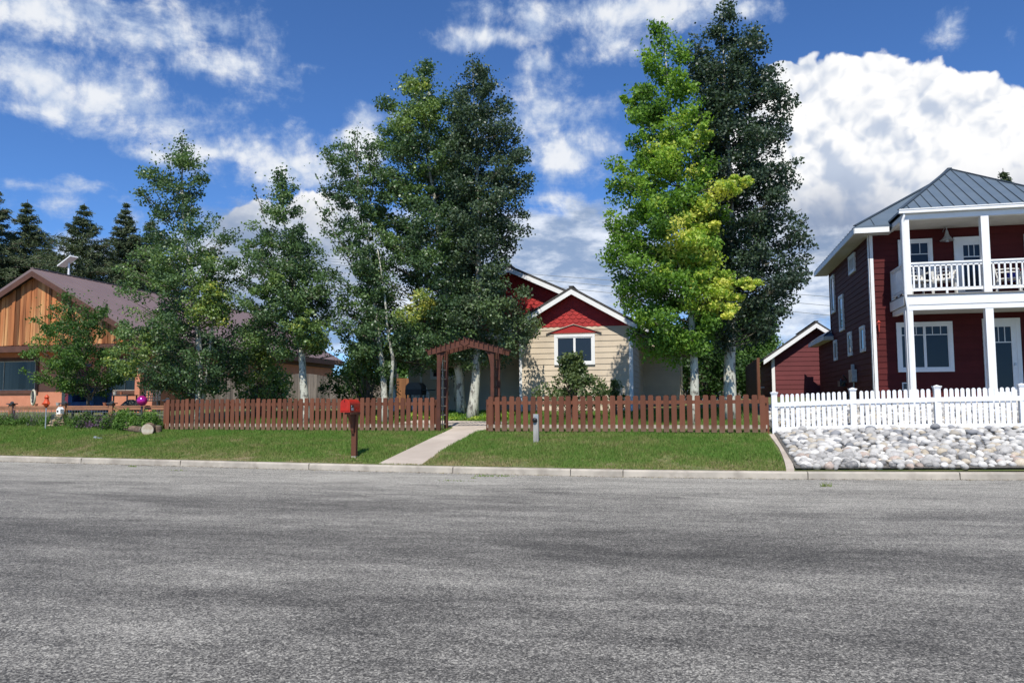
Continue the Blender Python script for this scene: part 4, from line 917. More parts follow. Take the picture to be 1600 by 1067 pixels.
# sawn logs
mlog=mat('log_bark',(.20,.14,.10),(.10,.07,.05),9,.9,bump=.5); mend=mat('log_sawn_end',(.62,.55,.44),(.50,.40,.28),9,.8)
def log(px,py,Y,L,r,rot,tilt,label):
    x=W3(px,py,Y)[0]; z=g(x,Y)+r*.92; o=thing('log',label,'log',(x,Y,z)); d=va(math.cos(rot)*math.cos(tilt),math.sin(rot)*math.cos(tilt),math.sin(tilt))
    mb=MB(); c=va(x,Y,z); n=14
    mb.tube([c-d*L/2,c-d*L*.2,c+d*L*.2,c+d*L/2],[r*1.05,r*.97,r,r*1.03],n); mb.build('bark',mlog,o)
    mb=MB(); mb.tube([c+d*(L/2),c+d*(L/2+.006)],[r*.97,r*.96],n); mb.tube([c-d*(L/2+.006),c-d*(L/2)],[r*.97,r*.97],n); mb.build('sawn_end',mend,o)
log(232,668,19.45,.30,.165,R(-62),R(-5),'pale sawn log round lying on the lawn, its cut face to the street')
log(213,664,19.7,.42,.10,R(-8),R(-6),'dark split log lying left of the pale sawn round')
log(202,663,19.85,.2,.14,R(60),R(80),'greyish upright stump at the left end of the log pile')
log(248,664,19.7,.25,.085,R(80),R(86),'small pale log standing between the grey cone and the fence end')
x,Y=W3(237,650,19.95)[0],19.95; z=g(x,Y); MB_=MB(); MB_.lathe([(.15,0),(.14,.06),(.11,.15),(.08,.28),(.04,.40),(.01,.46)],(x,Y,z),12); o=MB_.build('garden_gnome_cone',mat('grey_stone_cone',(.12,.13,.14),(.08,.09,.09),9,.8),orig=(x,Y,z),smooth=True); o.name='stone_cone'; tag(o,'dark grey pointed stone cone behind the sawn logs','ornament')
# pink gazing ball
x,Y=W3(222,626,20.05)[0],20.05; zc=W3(222,626,20.05)[2]; mpk=mat('pink_mirror_ball',(.75,.03,.35),None,2,.12,spec=.8,metal=.6)
gb=thing('gazing_ball','shiny magenta gazing ball on a dark stand among the flowers','garden ball',(x,Y,g(x,Y)))
mb=MB(); mb.lathe([(.15*math.sin(a),-.15*math.cos(a)) for a in np.linspace(.05,math.pi-.05,16)],(x,Y,zc),24); mb.build('ball',mpk,gb,smooth=True); MB().tube([(x,Y,g(x,Y)),(x,Y,zc-.16)],.03,6).build('stand',M['darkmetal'],gb)
# covered blue armchair, wheel, table with pots, bag, folding chair on the patio
mblue=mat('navy_fabric',(.035,.085,.21),(.022,.06,.16),5,.8,bump=.2)
x,Y=W3(141,620,22.6)[0],22.6; z=1.1; ac=thing('armchair','navy blue padded armchair behind the rail fence and the small bushy tree','armchair',(x,Y,z))
def rbox(mb,x0,y0,z0,x1,y1,z1,r=.06):
    pts=[];
    for cx_,cz_,a0 in ((x1-r,z1-r,0),(x0+r,z1-r,90),(x0+r,z0+r,180),(x1-r,z0+r,270)):
        for k in range(4): a=R(a0+k*30); pts.append((cx_+r*math.cos(a),cz_+r*math.sin(a)))
    return mb.prism(lambda u,d,zz:(u,d,zz),pts,y0,y1)
rbox(MB(),x-.50,Y+.15,1.15,x+.50,Y+.42,2.02,.12).build('backrest',mblue,ac); rbox(MB(),x-.33,Y-.42,1.25,x+.33,Y+.15,1.52).build('seat',mblue,ac)
for s in (-1,1): rbox(MB(),min(x+s*.33,x+s*.5),Y-.42,1.15,max(x+s*.33,x+s*.5),Y+.2,1.82,.08).build('armrest',mblue,ac)
for s in (-1,1):
    for t in (-.35,.25): MB().box(x+s*.38-.03,Y+t,1.0,x+s*.38+.03,Y+t+.06,1.15).build('leg',M['black'],ac)
x,Y=W3(52,620,24.)[0],24.; wz=W3(52,621,24.)[2]; wh=thing('wheel','pale painted wheel leaning on edge behind the rail fence under the left window','wheel',(x,Y,g(x,Y)))
mb=MB(); rr=.27; mb.tube([(x-rr*.84*math.cos(a),Y+rr*math.cos(a)*.55,wz+rr*math.sin(a)) for a in np.linspace(0,2*math.pi,25)],.032,8,cap=False); mb.build('rim',mat('cream_paint',(.55,.51,.38),None,6,.6),wh)
mb=MB()
for a in np.linspace(0,math.pi,5)[:-1]: mb.bar((x-rr*.84*math.cos(a),Y+rr*math.cos(a)*.55,wz-rr*math.sin(a)),(x+rr*.84*math.cos(a),Y-rr*math.cos(a)*.55,wz+rr*math.sin(a)),.03)
mb.build('spokes',M['darkmetal'],wh)
x,Y=W3(188,620,25.2)[0],25.2; tb2=thing('patio_table','dark low patio table carrying pots, seen over the rail fence','table',(x,Y,1.1))
tz=W3(188,617,25.2)[2]; MB().box(x-.55,Y-.3,tz-.03,x+.55,Y+.3,tz).build('tabletop',M['darkmetal'],tb2)
for sx in (-.5,.5):
    for sy in (-.25,.25): MB().box(x+sx-.02,Y+sy-.02,1.0,x+sx+.02,Y+sy+.02,tz-.03).build('leg',M['darkmetal'],tb2)
mcer=mat('pot_pale',(.55,.52,.45),None,8,.6); mter=mat('pot_terracotta',(.45,.16,.08),None,8,.8)
def pot(px,Y,z,r,h,m,label): x=W3(px,600,Y)[0]; o=MB().lathe([(r*.7,0),(r,h*.85),(r*1.1,h*.87),(r*1.1,h),(r*.9,h),(r*.8,h*.8)],(x,Y,z),14).build('plant_pot',m,orig=(x,Y,z)); return tag(o,label,'pot')
pot(180,25.2,tz,.07,.14,mcer,'small pale mug-shaped pot on the dark patio table'); pot(190,25.2,tz,.05,.11,mter,'small brown pot on the right of the pale pot on the patio table')
pot(165,20.35,1.385,.055,.09,mter,'little terracotta pot standing on the rail left of the fence middle post'); pot(92,20.35,1.385,.06,.10,mcer,'white pot with dark lid on the rail next to the post left of the tree')
pot(58,20.35,1.385,.05,.07,mter,'small reddish pot on the rail below the pale wheel')
x,Y=W3(205,622,24.)[0],24.; z0_=W3(205,634,24.)[2]-.2; mb=MB()
mb.lathe([(.36,0),(.40,.08),(.34,.22),(.2,.36),(.08,.42)],(x,Y,z0_),12); o=mb.build('covered_bundle',mat('dark_tarp',(.05,.055,.05),(.09,.095,.09),5,.8,bump=.4),orig=(x,Y,z0_),smooth=True); tag(o,'dark grey tarp-covered bundle left of the magenta ball','bundle')
c=plastic_chair(W3(237,600,25.4)[0],25.4,'dark metal folding chair under the porch post behind the fence',R(30),1.15,m=M['darkmetal']); c.name='folding_chair'
# garden hose end and small litter on lawn
x,Y=W3(152,686,18.6)[0],None
hx,hy=gpx(172,683); mb=MB(); mb.tube([(hx-.35+.1*k,hy+.12*math.sin(k*.9)+.05*k,g(hx,hy)+.05+.02*math.sin(k)) for k in range(8)],.012,6); o=mb.build('garden_hose',M['black'],orig=(hx,hy,g(hx,hy))); tag(o,'short black curved hose lying on the left lawn','hose')
hx,hy=gpx(149,686); mb=MB(); mb.lathe([(.02,0),(.05,.01),(.05,.05),(.02,.07)],(hx,hy,g(hx,hy)+.02),10); mb.bar((hx,hy,g(hx,hy)+.05),(hx+.22,hy,g(hx,hy)+.04),.03); o=mb.build('lawn_sprinkler',M['steel'],orig=(hx,hy,g(hx,hy))); tag(o,'small grey sprinkler lying on the left lawn','sprinkler')
# ============================================================ overhead wires
for i,((xa,ya),(xb,yb),lb) in enumerate((((850,430),(1300,464),'uppermost overhead wire crossing the sky left of the red house'),((850,438),(1300,478),'second overhead wire from the top beside the red house'),((850,447),(1300,493),'third overhead wire, lowest in the sky beside the red house'))):
    a=at(xa,ya,62);b=at(xb,yb,62); d=(b-a); p0=a-d*4; p1=b+d*4; mb=MB(); mb.tube([p0+(p1-p0)*t+va(0,0,-6*t*(1-t)*0) for t in np.linspace(0,1,5)],.022,4); o=mb.build('overhead_wire',M['steel'],orig=tuple(a)); tag(o,lb,'wire')
# ============================================================ foliage
def cards(P,size,rg,flat=.0,el=1.35,up=.35,sun=True):
    """one folded-diamond leaf per point, random facing, biased to look up and out"""
    n=len(P); N=rg.normal(0,1,(n,3)); N[:,2]+=up; N/=np.linalg.norm(N,axis=1)[:,None]
    T=rg.normal(0,1,(n,3)); T-=N*(T*N).sum(1)[:,None]; T/=np.linalg.norm(T,axis=1)[:,None]; Bv=np.cross(N,T)
    s=size*rg.uniform(.65,1.3,n)[:,None]
    V=np.stack([P-T*s*.5*el,P+Bv*s*.5+T*s*.06,P+T*s*.5*el,P-Bv*s*.5+T*s*.06],1)
    return V.reshape(-1,3)
def make_tree(name,label,cat,base,trunk,prof,Y,ncl,nleaf,mleaf,mbark,rcl=(.28,.5),leaf=.085,tintfn=None,spots=(),shoots=(),depthk=.8,seed=1,group=None,r0=.12,fork=None,rise=.45,shell=.30,extra_trunks=(),zlow=None):
    rg=np.random.default_rng(seed)
    bx,by=base; bz=g(bx,by); root=thing(name,label,cat,(bx,by,bz),group)
    rows=[]
    for y,xl,xr in prof:
        a=at(xl,y,Y); b=at(xr,y,Y); rows.append((a[2],a[0],b[0]))
    rows.sort(); rz=np.array([r[0] for r in rows]); rl=np.array([r[1] for r in rows]); rr=np.array([r[2] for r in rows])
    ztop=rz[-1]
    # trunk path
    tp=[va(bx,by,bz-.15)]
    for (px,py) in trunk: q=at(px,py,Y); tp.append(va(q[0],by+(Y-by)*min(1,(q[2]-bz)/2.),q[2]))
    tl=np.array([p[2] for p in tp]); order=np.argsort(tl); tp=[tp[i] for i in order]; tz=np.array([p[2] for p in tp]); txs=np.array([p[0] for p in tp]); tys=np.array([p[1] for p in tp])
    def tr_at(z): return va(np.interp(z,tz,txs),np.interp(z,tz,tys),z)
    zs=np.linspace(bz-.15,ztop-.75,16); mb=MB()
    rad=lambda z: r0*max(.05,(1-(z-bz)/(ztop-bz)))**1.0*(1+.35*math.exp(-(z-bz)/.35))
    mb.tube([tr_at(z)+va(rg.normal(0,.012),rg.normal(0,.012),0) for z in zs],[rad(z) for z in zs],10); mb.build('trunk',mbark,root,smooth=True)
    for (pts,ra,rb) in extra_trunks:
        mb=MB(); q=[at(px,py,yy) for px,py,yy in pts]; mb.tube(q,list(np.linspace(ra,rb,len(q))),8); mb.build('trunk',mbark,root,smooth=True)
    # boughs: heights weighted by width, each a rising limb carrying a run of leaf clumps
    zz=np.linspace(rz[0],rz[-1],200); wdt=np.interp(zz,rz,rr)-np.interp(zz,rz,rl); cdf=np.cumsum(wdt**1.35+.03); cdf/=cdf[-1]
    br=MB(); Pl=[];Tl=[]; nsub=6; nb=max(12,int(ncl/3.6)); th=rg.uniform(0,6.28); zc0=rz[0]
    for i in range(nb):
        z=np.interp((i+rg.random())/nb,cdf,zz); l=np.interp(z,rz,rl); r_=np.interp(z,rz,rr); c=(l+r_)/2; hw=(r_-l)/2; tc_=tr_at(z)
        th+=2.4+rg.normal(0,.35); q=rg.uniform(.84,1.12)
        tip=va(c+math.cos(th)*hw*q,tc_[1]+math.sin(th)*hw*depthk*q,z); Lh=math.hypot(tip[0]-tc_[0],tip[1]-tc_[1])
        st=tr_at(max(z-rise*(.25+.75*Lh)-.1,zc0-.25)); mid=st+(tip-st)*.5+va(0,0,-.06*Lh)
        rb=min(rad(st[2])*.40,.032); br.tube([st,mid,tip],[rb,rb*.55,rb*.2],4,cap=False)
        tb=rg.normal(.38,.10); dr=(tip-st)/(np.linalg.norm(tip-st)+1e-6); lat=np.cross(dr,va(0,0,1)); lat/=np.linalg.norm(lat)+1e-6
        for j in range(nsub):
            t=rg.uniform(shell,1.0) if j else 1.0; rc=rg.uniform(*rcl)*(.55+.45*min(1,hw/1.1))*(1.05-.35*t)
            p=st+(mid-st)*min(1,2*t)+(tip-mid)*max(0,2*t-1)+lat*rg.normal(0,.30*hw*(.25+t*.6))+va(0,0,rg.normal(0,.10)); 
            if j==0: p=p-dr*rc*.5
            if np.linalg.norm(p-(st+(tip-st)*t))>.15: br.tube([st+(tip-st)*t*.7,p],[.010,.004],3,cap=False)
            k=int(1.35*nleaf/(nb*nsub)*(rc/np.mean(rcl))**1.6*rg.uniform(.75,1.45)); u=rg.normal(0,1,(k,3)); u/=np.linalg.norm(u,axis=1)[:,None]; rad_=rg.random(k)**.42
            P=p+u*rad_[:,None]*va(rc,rc,rc*.62)*1.08+rg.normal(0,.035,(k,3)); Pl.append(P)
            t0=tb+rg.normal(0,.03)
            for (sx,sy,sr,st_) in spots:
                s=at(sx,sy,Y); d=math.hypot(p[0]-s[0],p[2]-s[2])*F/Y
                if d<sr and (p[1]<tc_[1]+.3): t0=st_+rg.normal(0,.05)
            if tintfn: t0=tintfn(t0,p,tc_,rg)
            Tl.append(np.clip(rg.normal(t0,.07,k),0,1))
    for i in range(7):                # leader at the very top
        f=i/6; p=tr_at(ztop-.95+.9*f); hw=(np.interp(p[2],rz,rr)-np.interp(p[2],rz,rl))/2; p=va((np.interp(p[2],rz,rr)+np.interp(p[2],rz,rl))/2,p[1],p[2]); k=int(90*(1.3-f)); Pl.append(p+rg.normal(0,1,(k,3))*va(max(hw*.5,.06),max(hw*.4,.06),.12)); Tl.append(np.clip(rg.normal(.4,.08,k),0,1))
    tt_=tr_at(ztop-.9); br.tube([tt_,va((rl[-1]+rr[-1])/2,tt_[1],ztop-.05)],[.02,.006],4,cap=False)
    for (sx,sy,sr,st_) in spots:      # boughs of another leaf colour stand out on the near side
        if st_<.6: continue
        c0=at(sx,sy,Y); ty=tr_at(c0[2])[1]; c0=va(c0[0],ty-.2-.5*rg.random(),c0[2]); rr_=sr*Y/F
        st=tr_at(max(c0[2]-.5,zc0-.2)); br.tube([st,(st+c0)/2,c0],[.02,.012,.005],4,cap=False)
        for j in range(7):
            p=c0+rg.normal(0,1,3)*va(rr_*.50,rr_*.35,rr_*.34); rc=rg.uniform(.5,1.)*rr_*.36; k=int(150*(rr_/.5)*rg.uniform(.5,1.3)); u=rg.normal(0,1,(k,3)); u/=np.linalg.norm(u,axis=1)[:,None]
            Pl.append(p+u*(rg.random(k)**.6)[:,None]*va(rc,rc,rc*.6)*1.3); Tl.append(np.clip(rg.normal(st_-.08+rg.normal(0,.08),.12,k),0,1))
    for (x0_,y0_,x1_,y1_,n_) in shoots:
        a=at(x0_,y0_,Y+rg.uniform(-.3,.3)); b=at(x1_,y1_,Y+rg.uniform(-.6,.6)); br.tube([a,(a+b)/2+va(.04,0,-.05),b],[.018,.012,.005],4,cap=False)
        t=rg.random(n_)**.8; sp=.03+.10*(1-t); P=a+(b-a)*t[:,None]+rg.normal(0,1,(n_,3))*sp[:,None]; Pl.append(P); Tl.append(np.clip(rg.normal(.3,.1,n_),0,1))
    br.build('branches',mbr,root,smooth=True)
    P=np.concatenate(Pl); T=np.concatenate(Tl); V=cards(P,leaf,rg); npmesh('crown',V,np.arange(len(V)).reshape(-1,4),mleaf,T,root)
    return root
def barkmat():
    m=bpy.data.materials.new('aspen_bark'); m.use_nodes=True; t=NT(m.node_tree); v=t.n('ShaderNodeTexCoord').outputs['Object']
    b=t.ss(t.noise(t.vm('MULTIPLY',v,(6,6,2.6)),1.6,6,.65,.5),.50,.60); c=t.mix(t.noise(v,3.,4),(.62,.60,.50),(.42,.42,.33)); c=t.mix(t.m('MULTIPLY',b,.85),c,(.09,.08,.065))
    s=t.ss(t.noise(t.vm('MULTIPLY',v,(2,2,26)),1.2,3,.6),.63,.70); c=t.mix(t.m('MULTIPLY',s,.6),c,(.12,.10,.08))
    p=t.n('ShaderNodeBsdfPrincipled'); t.put(p.inputs['Base Color'],c); p.inputs['Roughness'].default_value=.85
    bb=t.n('ShaderNodeBump'); bb.inputs['Strength'].default_value=.5; t.put(bb.inputs['Height'],b); t.put(p.inputs['Normal'],bb.outputs[0])
    o=t.n('ShaderNodeOutputMaterial'); t.put(o.inputs[0],p.outputs[0]); return m
mbk=barkmat(); mbr=mat('branch_bark',(.19,.17,.125),(.10,.09,.07),9,.9); mbd=mat('dark_bark',(.16,.12,.09),(.09,.07,.055),9,.9,bump=.4)
LG=leafmat('aspen_leaves_green',[(0,(0.034,0.065,0.031)),(.35,(0.085,0.146,0.058)),(.6,(0.146,0.229,0.074)),(.8,(0.230,0.311,0.078)),(1,(0.615,0.566,0.117))],.28,.42,.45)
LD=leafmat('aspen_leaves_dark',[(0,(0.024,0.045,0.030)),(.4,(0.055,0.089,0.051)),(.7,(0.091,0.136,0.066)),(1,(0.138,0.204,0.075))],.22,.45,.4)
LY_=leafmat('aspen_leaves_turning',[(0,(.048,.100,.024)),(.3,(.120,.230,.038)),(.55,(.22,.36,.052)),(.75,(.36,.47,.075)),(1,(.68,.64,.14))],.35,.5,.25)
LS_=leafmat('shrub_leaves',[(0,(0.030,0.068,0.018)),(.5,(0.075,0.150,0.033)),(1,(0.180,0.285,0.060))],.3,.5,.3)
TG='aspens and small trees in the front yards'
make_tree('small_tree','small bushy green tree with several thin stems behind the low rail fence','tree',(at(140,628,21.8)[0],21.8),[(138,600),(132,570),(125,520),(110,480)],[(455,92,112),(480,76,165),(510,60,188),(540,52,192),(570,58,192),(590,85,188),(606,100,125)],21.8,130,17000,LS_,mbd,rcl=(.16,.30),leaf=.052,seed=3,r0=.05,rise=.9,
  extra_trunks=[([(141,625,21.8),(128,590,21.8),(112,560,21.8)],.035,.015),([(141,625,21.8),(115,605,21.8),(92,588,21.8)],.03,.01),([(142,625,21.8),(155,590,21.8),(168,560,21.8)],.03,.012)],shoots=[(155,520,166,470,60),(90,500,78,478,40)],spots=[(100,570,60,.7),(80,500,50,.55)],zlow=None)
make_tree('aspen_tree','bushy green aspen with feathery top growing behind the left end of the brown fence','tree',(at(312,628,21.5)[0],21.5),[(312,560),(305,480),(293,400),(287,330),(284,225)],[(212,277,292),(240,262,308),(270,232,312),(300,222,315),(330,248,318),(360,238,350),(390,215,358),(420,210,370),(450,205,375),(480,205,372),(510,192,375),(540,188,388),(565,186,380),(590,215,365),(605,285,345)],21.5,280,42000,LG,mbk,seed=11,r0=.13,leaf=.060,rcl=(.24,.46),
  spots=[(225,560,45,.74),(345,490,34,.74),(350,470,26,.72),(250,520,40,.65),(330,420,30,.6),(265,440,40,.6)],extra_trunks=[([(318,625,21.4),(326,560,21.4),(335,480,21.4),(342,420,21.4)],.055,.012),([(300,600,21.5),(270,570,21.3),(240,548,21.1)],.035,.012)],
  shoots=[(280,330,285,212,110),(275,340,262,240,90),(265,340,228,272,90),(262,350,222,300,70),(290,320,308,250,80),(340,400,350,355,50),(250,380,232,330,60)])
make_tree('aspen_tree','slender green aspen with one pale trunk behind the mailbox fence','tree',(at(478,628,21.8)[0],21.8),[(474,590),(470,540),(463,470),(452,400),(442,330),(440,280)],[(265,432,452),(290,420,463),(320,405,465),(350,400,468),(380,378,500),(410,372,515),(440,376,522),(470,382,525),(500,380,520),(528,385,515),(545,440,500)],21.8,210,30000,LG,mbk,seed=12,r0=.135,leaf=.060,rcl=(.22,.42),spots=[(495,505,32,.66),(500,530,26,.66),(440,460,30,.6)],
  shoots=[(440,330,441,265,60),(415,350,396,290,60),(420,400,380,375,40),(500,560,545,545,40)],depthk=.7)
make_tree('aspen_tree','sparse feathery dark aspen leaning left against the tall pair','tree',(at(602,625,22)[0],22.),[(598,580),(590,520),(582,440),(572,360),(560,280),(556,215)],[(205,548,570),(240,515,590),(270,505,598),(310,510,600),(350,512,605),(390,520,608),(430,525,610),(470,520,612),(510,530,615),(550,530,612),(572,570,615)],22.,160,22000,LG,mbk,seed=13,r0=.10,leaf=.060,rcl=(.2,.38),
  tintfn=lambda t,p,tc_,rg:t-.06,spots=[(560,470,30,.55)],extra_trunks=[([(610,625,21.9),(614,560,21.9),(606,520,21.9),(600,450,21.8),(590,390,21.8)],.065,.012)],
  shoots=[(560,330,553,205,110),(565,350,530,225,100),(560,370,505,240,110),(555,400,492,270,100),(550,410,490,310,90),(560,430,498,350,80),(575,330,590,230,90),(580,320,572,215,70)],depthk=.7)
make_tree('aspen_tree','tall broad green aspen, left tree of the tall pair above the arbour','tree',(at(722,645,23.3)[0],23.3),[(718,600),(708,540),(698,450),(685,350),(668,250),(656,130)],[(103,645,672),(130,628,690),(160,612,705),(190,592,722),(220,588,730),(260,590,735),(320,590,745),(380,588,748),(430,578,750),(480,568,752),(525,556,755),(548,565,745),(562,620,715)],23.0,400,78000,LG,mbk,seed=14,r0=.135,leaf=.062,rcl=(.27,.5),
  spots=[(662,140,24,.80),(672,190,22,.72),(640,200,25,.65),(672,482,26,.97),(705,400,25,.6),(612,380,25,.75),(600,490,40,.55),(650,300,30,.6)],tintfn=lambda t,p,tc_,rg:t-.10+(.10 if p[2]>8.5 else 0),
  extra_trunks=[([(700,628,23.6),(698,560,23.6),(690,500,23.6),(680,430,23.5)],.055,.015),([(712,630,24.),(708,560,24.),(700,490,24.),(696,430,23.8)],.05,.015)])
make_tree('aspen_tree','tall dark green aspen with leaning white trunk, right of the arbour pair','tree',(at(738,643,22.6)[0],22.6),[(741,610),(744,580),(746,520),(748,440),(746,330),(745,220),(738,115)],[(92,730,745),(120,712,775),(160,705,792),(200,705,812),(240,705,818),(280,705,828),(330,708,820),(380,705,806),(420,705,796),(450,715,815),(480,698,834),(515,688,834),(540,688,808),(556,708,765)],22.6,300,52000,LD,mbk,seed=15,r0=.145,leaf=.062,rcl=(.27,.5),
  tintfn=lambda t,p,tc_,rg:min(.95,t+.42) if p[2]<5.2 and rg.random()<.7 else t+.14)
make_tree('aspen_tree','tall yellow-green aspen with bright yellow boughs beside the beige house','tree',(at(1084,640,21.)[0],21.),[(1084,590),(1083,520),(1078,430),(1066,330),(1050,200),(1038,80)],[(38,1028,1046),(70,1008,1065),(110,1000,1072),(150,972,1085),(190,968,1090),(230,965,1100),(270,958,1108),(310,945,1125),(350,942,1135),(400,952,1132),(430,955,1140),(480,968,1125),(525,980,1110),(545,1000,1090)],21.,290,57750,LY_,mbk,seed=16,r0=.120,leaf=.066,rcl=(.27,.5),
  tintfn=lambda t,p,tc_,rg:t+rg.normal(0,.08),spots=[(1148,302,28,.90),(1090,358,38,.86),(1075,402,34,.80),(1130,470,36,.92),(1162,447,24,.90),(1100,430,30,.78),(1062,262,28,.68),(1098,220,20,.68),(1030,268,24,.64),(985,165,18,.66),(1045,425,20,.68)],
  shoots=[(1080,250,1105,225,60)])
for o in []: pass
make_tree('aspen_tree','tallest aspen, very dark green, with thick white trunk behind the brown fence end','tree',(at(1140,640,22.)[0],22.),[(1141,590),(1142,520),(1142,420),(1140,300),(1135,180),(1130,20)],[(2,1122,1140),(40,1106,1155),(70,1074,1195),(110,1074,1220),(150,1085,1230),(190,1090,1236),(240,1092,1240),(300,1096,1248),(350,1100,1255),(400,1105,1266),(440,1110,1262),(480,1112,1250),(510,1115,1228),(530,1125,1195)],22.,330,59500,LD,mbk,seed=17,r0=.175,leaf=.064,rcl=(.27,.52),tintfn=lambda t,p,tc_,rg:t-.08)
bf=thing('back_fence','dark weathered board fence closing the back yards, low between the tree trunks','fence',(-6,43,1.4))
mb=MB(); x=-13.
while x<2.2: mb.box(x,43.,1.1,x+.145,43.03,2.75+random.uniform(-.02,.02),random.random()); x+=.152
mb.build('board_panel',M['greywood'],bf)
for x in np.arange(-13,2.2,2.4): MB().box(x,43.03,1.1,x+.1,43.13,2.7).build('post',M['greywood'],bf)
# ---- shrubs: many thin stems with leaves
def shrub(name,label,px,py,Y,w_,h_,ncl,nl,m,seed,leaf=.06,tint=.5,rc=(.12,.25),stems=9,low=.15,cat='shrub',bare=0):
    rg=np.random.default_rng(seed); x=at(px,py,Y)[0]; z=g(x,Y); root=thing(name,label,cat,(x,Y,z)); br=MB(); Pl=[];Tl=[]
    for i in range(ncl):
        th=rg.uniform(0,6.283); q=math.sqrt(rg.random()); zz=low+(1-low)*rg.random()**.8; prof=math.sin(min(1,zz*1.15+.12)*math.pi*.86+.25); r_=w_*.5*q*max(.25,prof)
        p=va(x+math.cos(th)*r_,Y+math.sin(th)*r_*.8,z+zz*h_); rcc=rg.uniform(*rc); k=int(nl/ncl*rg.uniform(.5,1.4)); u=rg.normal(0,1,(k,3)); u/=np.linalg.norm(u,axis=1)[:,None]; Pl.append(p+u*(rg.random(k)**.5)[:,None]*rcc); Tl.append(np.clip(rg.normal(tint+rg.normal(0,.10),.08,k),0,1))
        if i%2==0: br.tube([(x+rg.normal(0,.05),Y+rg.normal(0,.05),z-.02),(x+(p[0]-x)*.45,Y+(p[1]-Y)*.45,z+zz*h_*.55),p],[.014,.010,.004],4,cap=False)
    for i in range(bare): th=rg.uniform(0,6.28); br.tube([(x,Y,z),(x+math.cos(th)*w_*.3,Y,z+h_*.6),(x+math.cos(th)*w_*.55,Y+.1,z+h_*rg.uniform(.9,1.25))],[.014,.009,.003],4,cap=False)
    br.build('stems',mbd,root); P=np.concatenate(Pl); V=cards(P,leaf,rg); npmesh('foliage',V,np.arange(len(V)).reshape(-1,4),m,np.concatenate(Tl),root); return root
LSH=leafmat('lilac_leaves',[(0,(0.034,0.057,0.024)),(.5,(0.081,0.119,0.043)),(1,(0.162,0.203,0.068))],.22,.42,.4)
shrub('shrub','rounded grey-green shrub in front of the beige house window','%d'%0 and 895,630,22.4,2.5,1.80,120,6800,LSH,21,.062,.62,(.12,.25),low=.25)
shrub('shrub','small low shrub right of the window shrub against the beige wall',962,640,23.6,.8,1.0,22,900,LSH,22,.055,.7,(.10,.18))
shrub('shrub','yellowish young aspen sapling behind the fence near the salmon house',405,600,23.5,2.3,2.9,80,4200,LG,23,.07,.66,(.18,.34),low=.2,cat='sapling',bare=2)
shrub('shrub','low dark bush with bare twigs left of the slender single-trunk aspen',425,615,25.5,2.0,1.5,60,3800,LS_,24,.07,.28,(.18,.32))
shrub('shrub','dark arching shrub against the grey privacy fence behind the mailbox',562,610,26.5,2.8,2.3,110,7500,LS_,25,.07,.22,(.2,.4),bare=5)
shrub('shrub','medium leafy shrub behind the fence between the mailbox and the beige house corner',575,560,24.,2.0,2.9,80,6500,LG,26,.07,.42,(.2,.36),low=.35)
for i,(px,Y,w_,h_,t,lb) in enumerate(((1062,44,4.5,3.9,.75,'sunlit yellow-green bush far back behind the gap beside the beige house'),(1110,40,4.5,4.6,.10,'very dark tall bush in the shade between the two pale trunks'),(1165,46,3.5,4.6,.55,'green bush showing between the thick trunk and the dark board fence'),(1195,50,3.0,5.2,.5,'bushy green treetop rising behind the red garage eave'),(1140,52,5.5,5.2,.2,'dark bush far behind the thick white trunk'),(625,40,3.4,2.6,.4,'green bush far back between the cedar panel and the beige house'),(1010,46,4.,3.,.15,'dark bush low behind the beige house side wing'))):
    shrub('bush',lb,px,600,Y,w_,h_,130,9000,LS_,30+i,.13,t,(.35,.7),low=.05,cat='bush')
# ground cover under the pair of trunks, and the flower bed along the rail fence
def cover(name,label,pts,h,m,tint,seed,wd=.02,cat='plants'):
    Vs=[];Ts=[]
    rg=np.random.default_rng(seed)
    for (x,y,n,hh,sp,t) in pts:
        V,T=tuft(x,y,g(x,y),n,hh,sp,None,int(rg.integers(1e6)),t,wd); Vs.append(V); Ts.append(T)
    V=np.concatenate(Vs); T=np.concatenate(Ts); o=npmesh(name,V,np.arange(len(V)).reshape(-1,3),m,T); return tag(o,label,cat,kind='stuff')
rg=np.random.default_rng(9)
mfl=leafmat('flower_bed_plants',[(0,(.24,.13,.26)),(.12,(.15,.12,.13)),(.3,(.07,.12,.04)),(.7,(.12,.22,.045)),(.93,(.18,.30,.06)),(.95,(.65,.55,.50)),(1,(.75,.70,.62))],.3,.6,.2)
def cards_cover(name,label,spots_,leaf,m,seed):
    rg=np.random.default_rng(seed); Pl=[];Tl=[]
    for (x,y,r_,h_,k,t) in spots_:
        u=rg.random((k,1))**.7; a=rg.uniform(0,6.283,k); q=r_*np.sqrt(rg.random(k)); z=g(x,y); Pl.append(np.stack([x+np.cos(a)*q,y+np.sin(a)*q,z+.01+h_*u[:,0]*np.clip(1-(q/r_)**2*.6,.3,1)],1)); tt=np.clip(rg.normal(t,.09,k),0,.92); Tl.append(tt)
    P=np.concatenate(Pl); V=cards(P,leaf,rg,up=.7); o=npmesh(name,V,np.arange(len(V)).reshape(-1,4),m,np.concatenate(Tl)); return tag(o,label,'plants',kind='stuff')
cards_cover('ground_cover','low yellow-green ground cover around the two pale trunks beyond the arbour',[(x,y,.22,rg.uniform(.08,.20),230,rg.uniform(.3,.78)) for x,y in zip(rg.uniform(-9.6,-5.5,80),rg.uniform(22.3,23.8,80))],.05,LY_,5)
